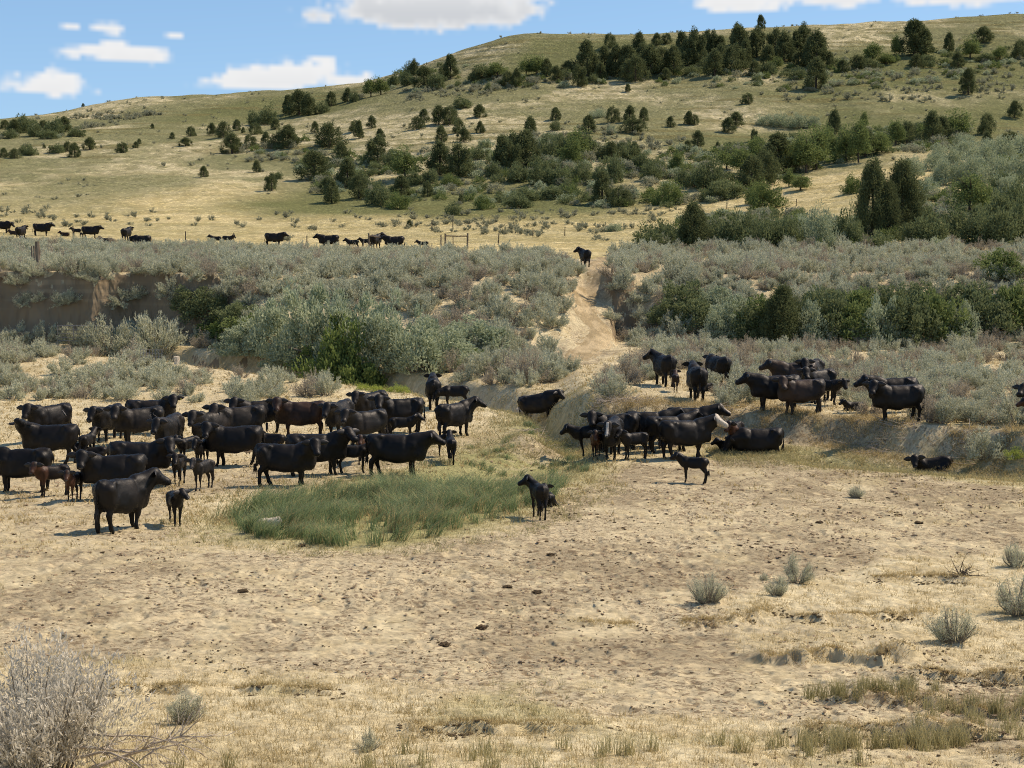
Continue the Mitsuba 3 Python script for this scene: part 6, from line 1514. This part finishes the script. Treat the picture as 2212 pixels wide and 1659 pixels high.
# clods: broken lumps of trampled earth, and crumbs of dung
def lumps(x, y, s, seed, flat=.6):
    r_ = np.random.default_rng(seed)
    b = trimesh.creation.icosphere(1, 1.0)
    kinds = [b.vertices * (1 + .75 * (r_.random((len(b.vertices), 1)) - .5)) for _ in range(8)]
    k = r_.integers(0, 8, len(x))
    v = np.array(kinds)[k] * s[:, None, None] * np.stack([r_.uniform(.7, 1.6, len(x)), r_.uniform(.7, 1.2, len(x)), r_.uniform(.5, 1.0, len(x)) * flat], 1)[:, None]
    a = r_.random(len(x)) * 6.28
    c_, s_ = np.cos(a)[:, None], np.sin(a)[:, None]
    v = np.stack([v[..., 0] * c_ - v[..., 1] * s_, v[..., 0] * s_ + v[..., 1] * c_, v[..., 2]], -1)
    v = v + np.stack([x, y, height(x, y) + .01], -1)[:, None]
    f = np.asarray(b.faces)[None] + np.arange(len(x))[:, None, None] * len(b.vertices)
    return v.reshape(-1, 3), f.reshape(-1, 3)


def litter(n, y0, y1, lo_, hi_, seed, sharp):
    x, y = fan(n, y0, y1)
    m = masks(x, y)
    ok = rc.random(n) < m[..., 0] * (.12 + 1.5 * sstep(-.02, sharp, fb(x, y, 1.6, 4, seed)))
    x, y = x[ok], y[ok]
    return x, y, lo_ * (hi_ / lo_) ** (rc.random(len(x)) ** 2.2) * np.clip(y / 24, .8, 1.8)


x, y, s = litter(26000, 15, 62, .008, .034, 81, .16)
scene['dirt_clods'] = mikit.ply(lumps(x, y, s, 1), 'clod_dirt')
say('dirt_clods', 'dry clods of trampled earth scattered over the bare ground', 'clods', kind='stuff')
x, y, s = litter(15000, 15, 62, .008, .028, 83, .16)
for line_, h_, w_ in SCARPS:
    line_ = np.array(line_)
    m_ = int(150 * (line_[-1, 0] - line_[0, 0]))
    xs_ = rc.uniform(line_[0, 0] - .2, line_[-1, 0] + .2, m_)
    xs_ = xs_[fb(xs_, xs_ * 0 + line_[0, 1], .5, 3, 89) > .0]
    m_ = len(xs_)
    x, y, s = np.concatenate([x, xs_]), np.concatenate([y, np.interp(xs_, line_[:, 0], line_[:, 1]) + rc.normal(-.05, .17, m_) - fb(xs_, xs_ * 0 + line_[0, 1], .9, 3, 13) * .7]), np.concatenate([s, .008 * (4.0 ** (rc.random(m_) ** 1.5))])
scene['dung_crumbs'] = mikit.ply(lumps(x, y, s, 2, .5), 'dung')
say('dung_crumbs', 'dark crumbs of dung and mud scattered over the bare ground', 'dung', kind='stuff')

# big dry bush at the lower left, with bare limbs reaching right
rb_ = np.random.default_rng(9)
bx_, by_ = -4.75, 14.8
bz = float(height(bx_, by_))
(v, f, uv), wood = sage(700, 330, 44, .075, .019, 1.42, 1.0, True, 36, .8)
scene['dry_bush__foliage'] = {**mikit.ply((v, f), 'leaf_dry_bush', smooth=False, uv=uv), 'to_world': T().translate([bx_, by_, bz - .05])}
scene['dry_bush__stems'] = {**mikit.ply(wood, 'wood_grey', smooth=True), 'to_world': T().translate([bx_, by_, bz - .05])}


def limb(p, d, n, ln_, r, sag=0.0):
    pts_, d = [np.array(p, float)], np.array(d, float)
    for _ in range(n):
        d = d + rb_.normal(0, .16, 3) - np.array([0, 0, sag])
        d /= np.linalg.norm(d)
        pts_.append(pts_[-1] + d * ln_ / n)
    return np.array(pts_)


def dead(key, p, d, ln_, r, sag, twigs):
    main = limb(p, d, 8, ln_, r, sag)
    bits = [tube_mesh(main, np.linspace(r, r * .25, 9), 7)]
    for i in range(twigs):
        j = rb_.integers(2, 9)
        t_ = limb(main[j], (main[min(8, j)] - main[j - 1]) / np.linalg.norm(main[j] - main[j - 1]) + rb_.normal(0, .55, 3), 4, ln_ * rb_.uniform(.2, .5), r * .3, .02)
        bits.append(tube_mesh(t_, np.linspace(r * .32, .002, 5), 5))
        for _ in range(2):
            q_ = limb(t_[rb_.integers(1, 5)], t_[-1] - t_[0] + rb_.normal(0, .12, 3), 3, ln_ * .16, .004, 0)
            bits.append(tube_mesh(q_, np.linspace(.005, .0015, 4), 4))
    scene[key] = mikit.ply(trimesh.util.concatenate(bits), 'wood_bleached', smooth=True)


for i, (dx, dz, p_, d_, ln_, r, sag, tw) in enumerate(((.25, .30, 0, (.9, -.1, .35), 1.23, .020, .06, 8), (.3, .42, .05, (.95, .1, .15), 1.09, .015, .03, 7), (.2, .18, -.05, (.8, -.2, .25), 1.16, .02, .13, 8), (.45, .08, 0, (.9, 0, .45), 1.09, .026, .0, 12), (.1, .5, .1, (.5, .1, .8), .6, .012, .0, 7), (.5, .05, -.2, (1, -.2, .08), 1.01, .012, .02, 8))):
    dead('dry_bush__limb' + ('' if i == 0 else '_%03d' % i), (bx_ + dx, by_ + p_, bz + dz), d_, ln_, r, sag, tw)
say('dry_bush', 'big silvery half dead bush with bare grey limbs at the lower left corner', 'bush')
# dead twiggy skeleton at the right
x, y, h = DEADBUSH[0]
z0 = float(height(x, y))
bits = []
for i in range(16):
    l_ = limb((x, y, z0), (rb_.normal(0, 1), rb_.normal(0, .6), rb_.uniform(.1, 1.0)), 5, rb_.uniform(.3, .62), .01, .01)
    bits.append(tube_mesh(l_, np.linspace(.014, .003, 6), 5))
    for _ in range(2):
        q_ = limb(l_[rb_.integers(2, 5)], rb_.normal(0, 1, 3) + np.array([0, 0, .4]), 3, .2, .004, 0)
        bits.append(tube_mesh(q_, np.linspace(.006, .002, 4), 4))
scene['dead_bush'] = mikit.ply(trimesh.util.concatenate(bits), 'wood_dark', smooth=True)
say('dead_bush', 'dark leafless dead bush lying on the dry grass near the right edge', 'bush')
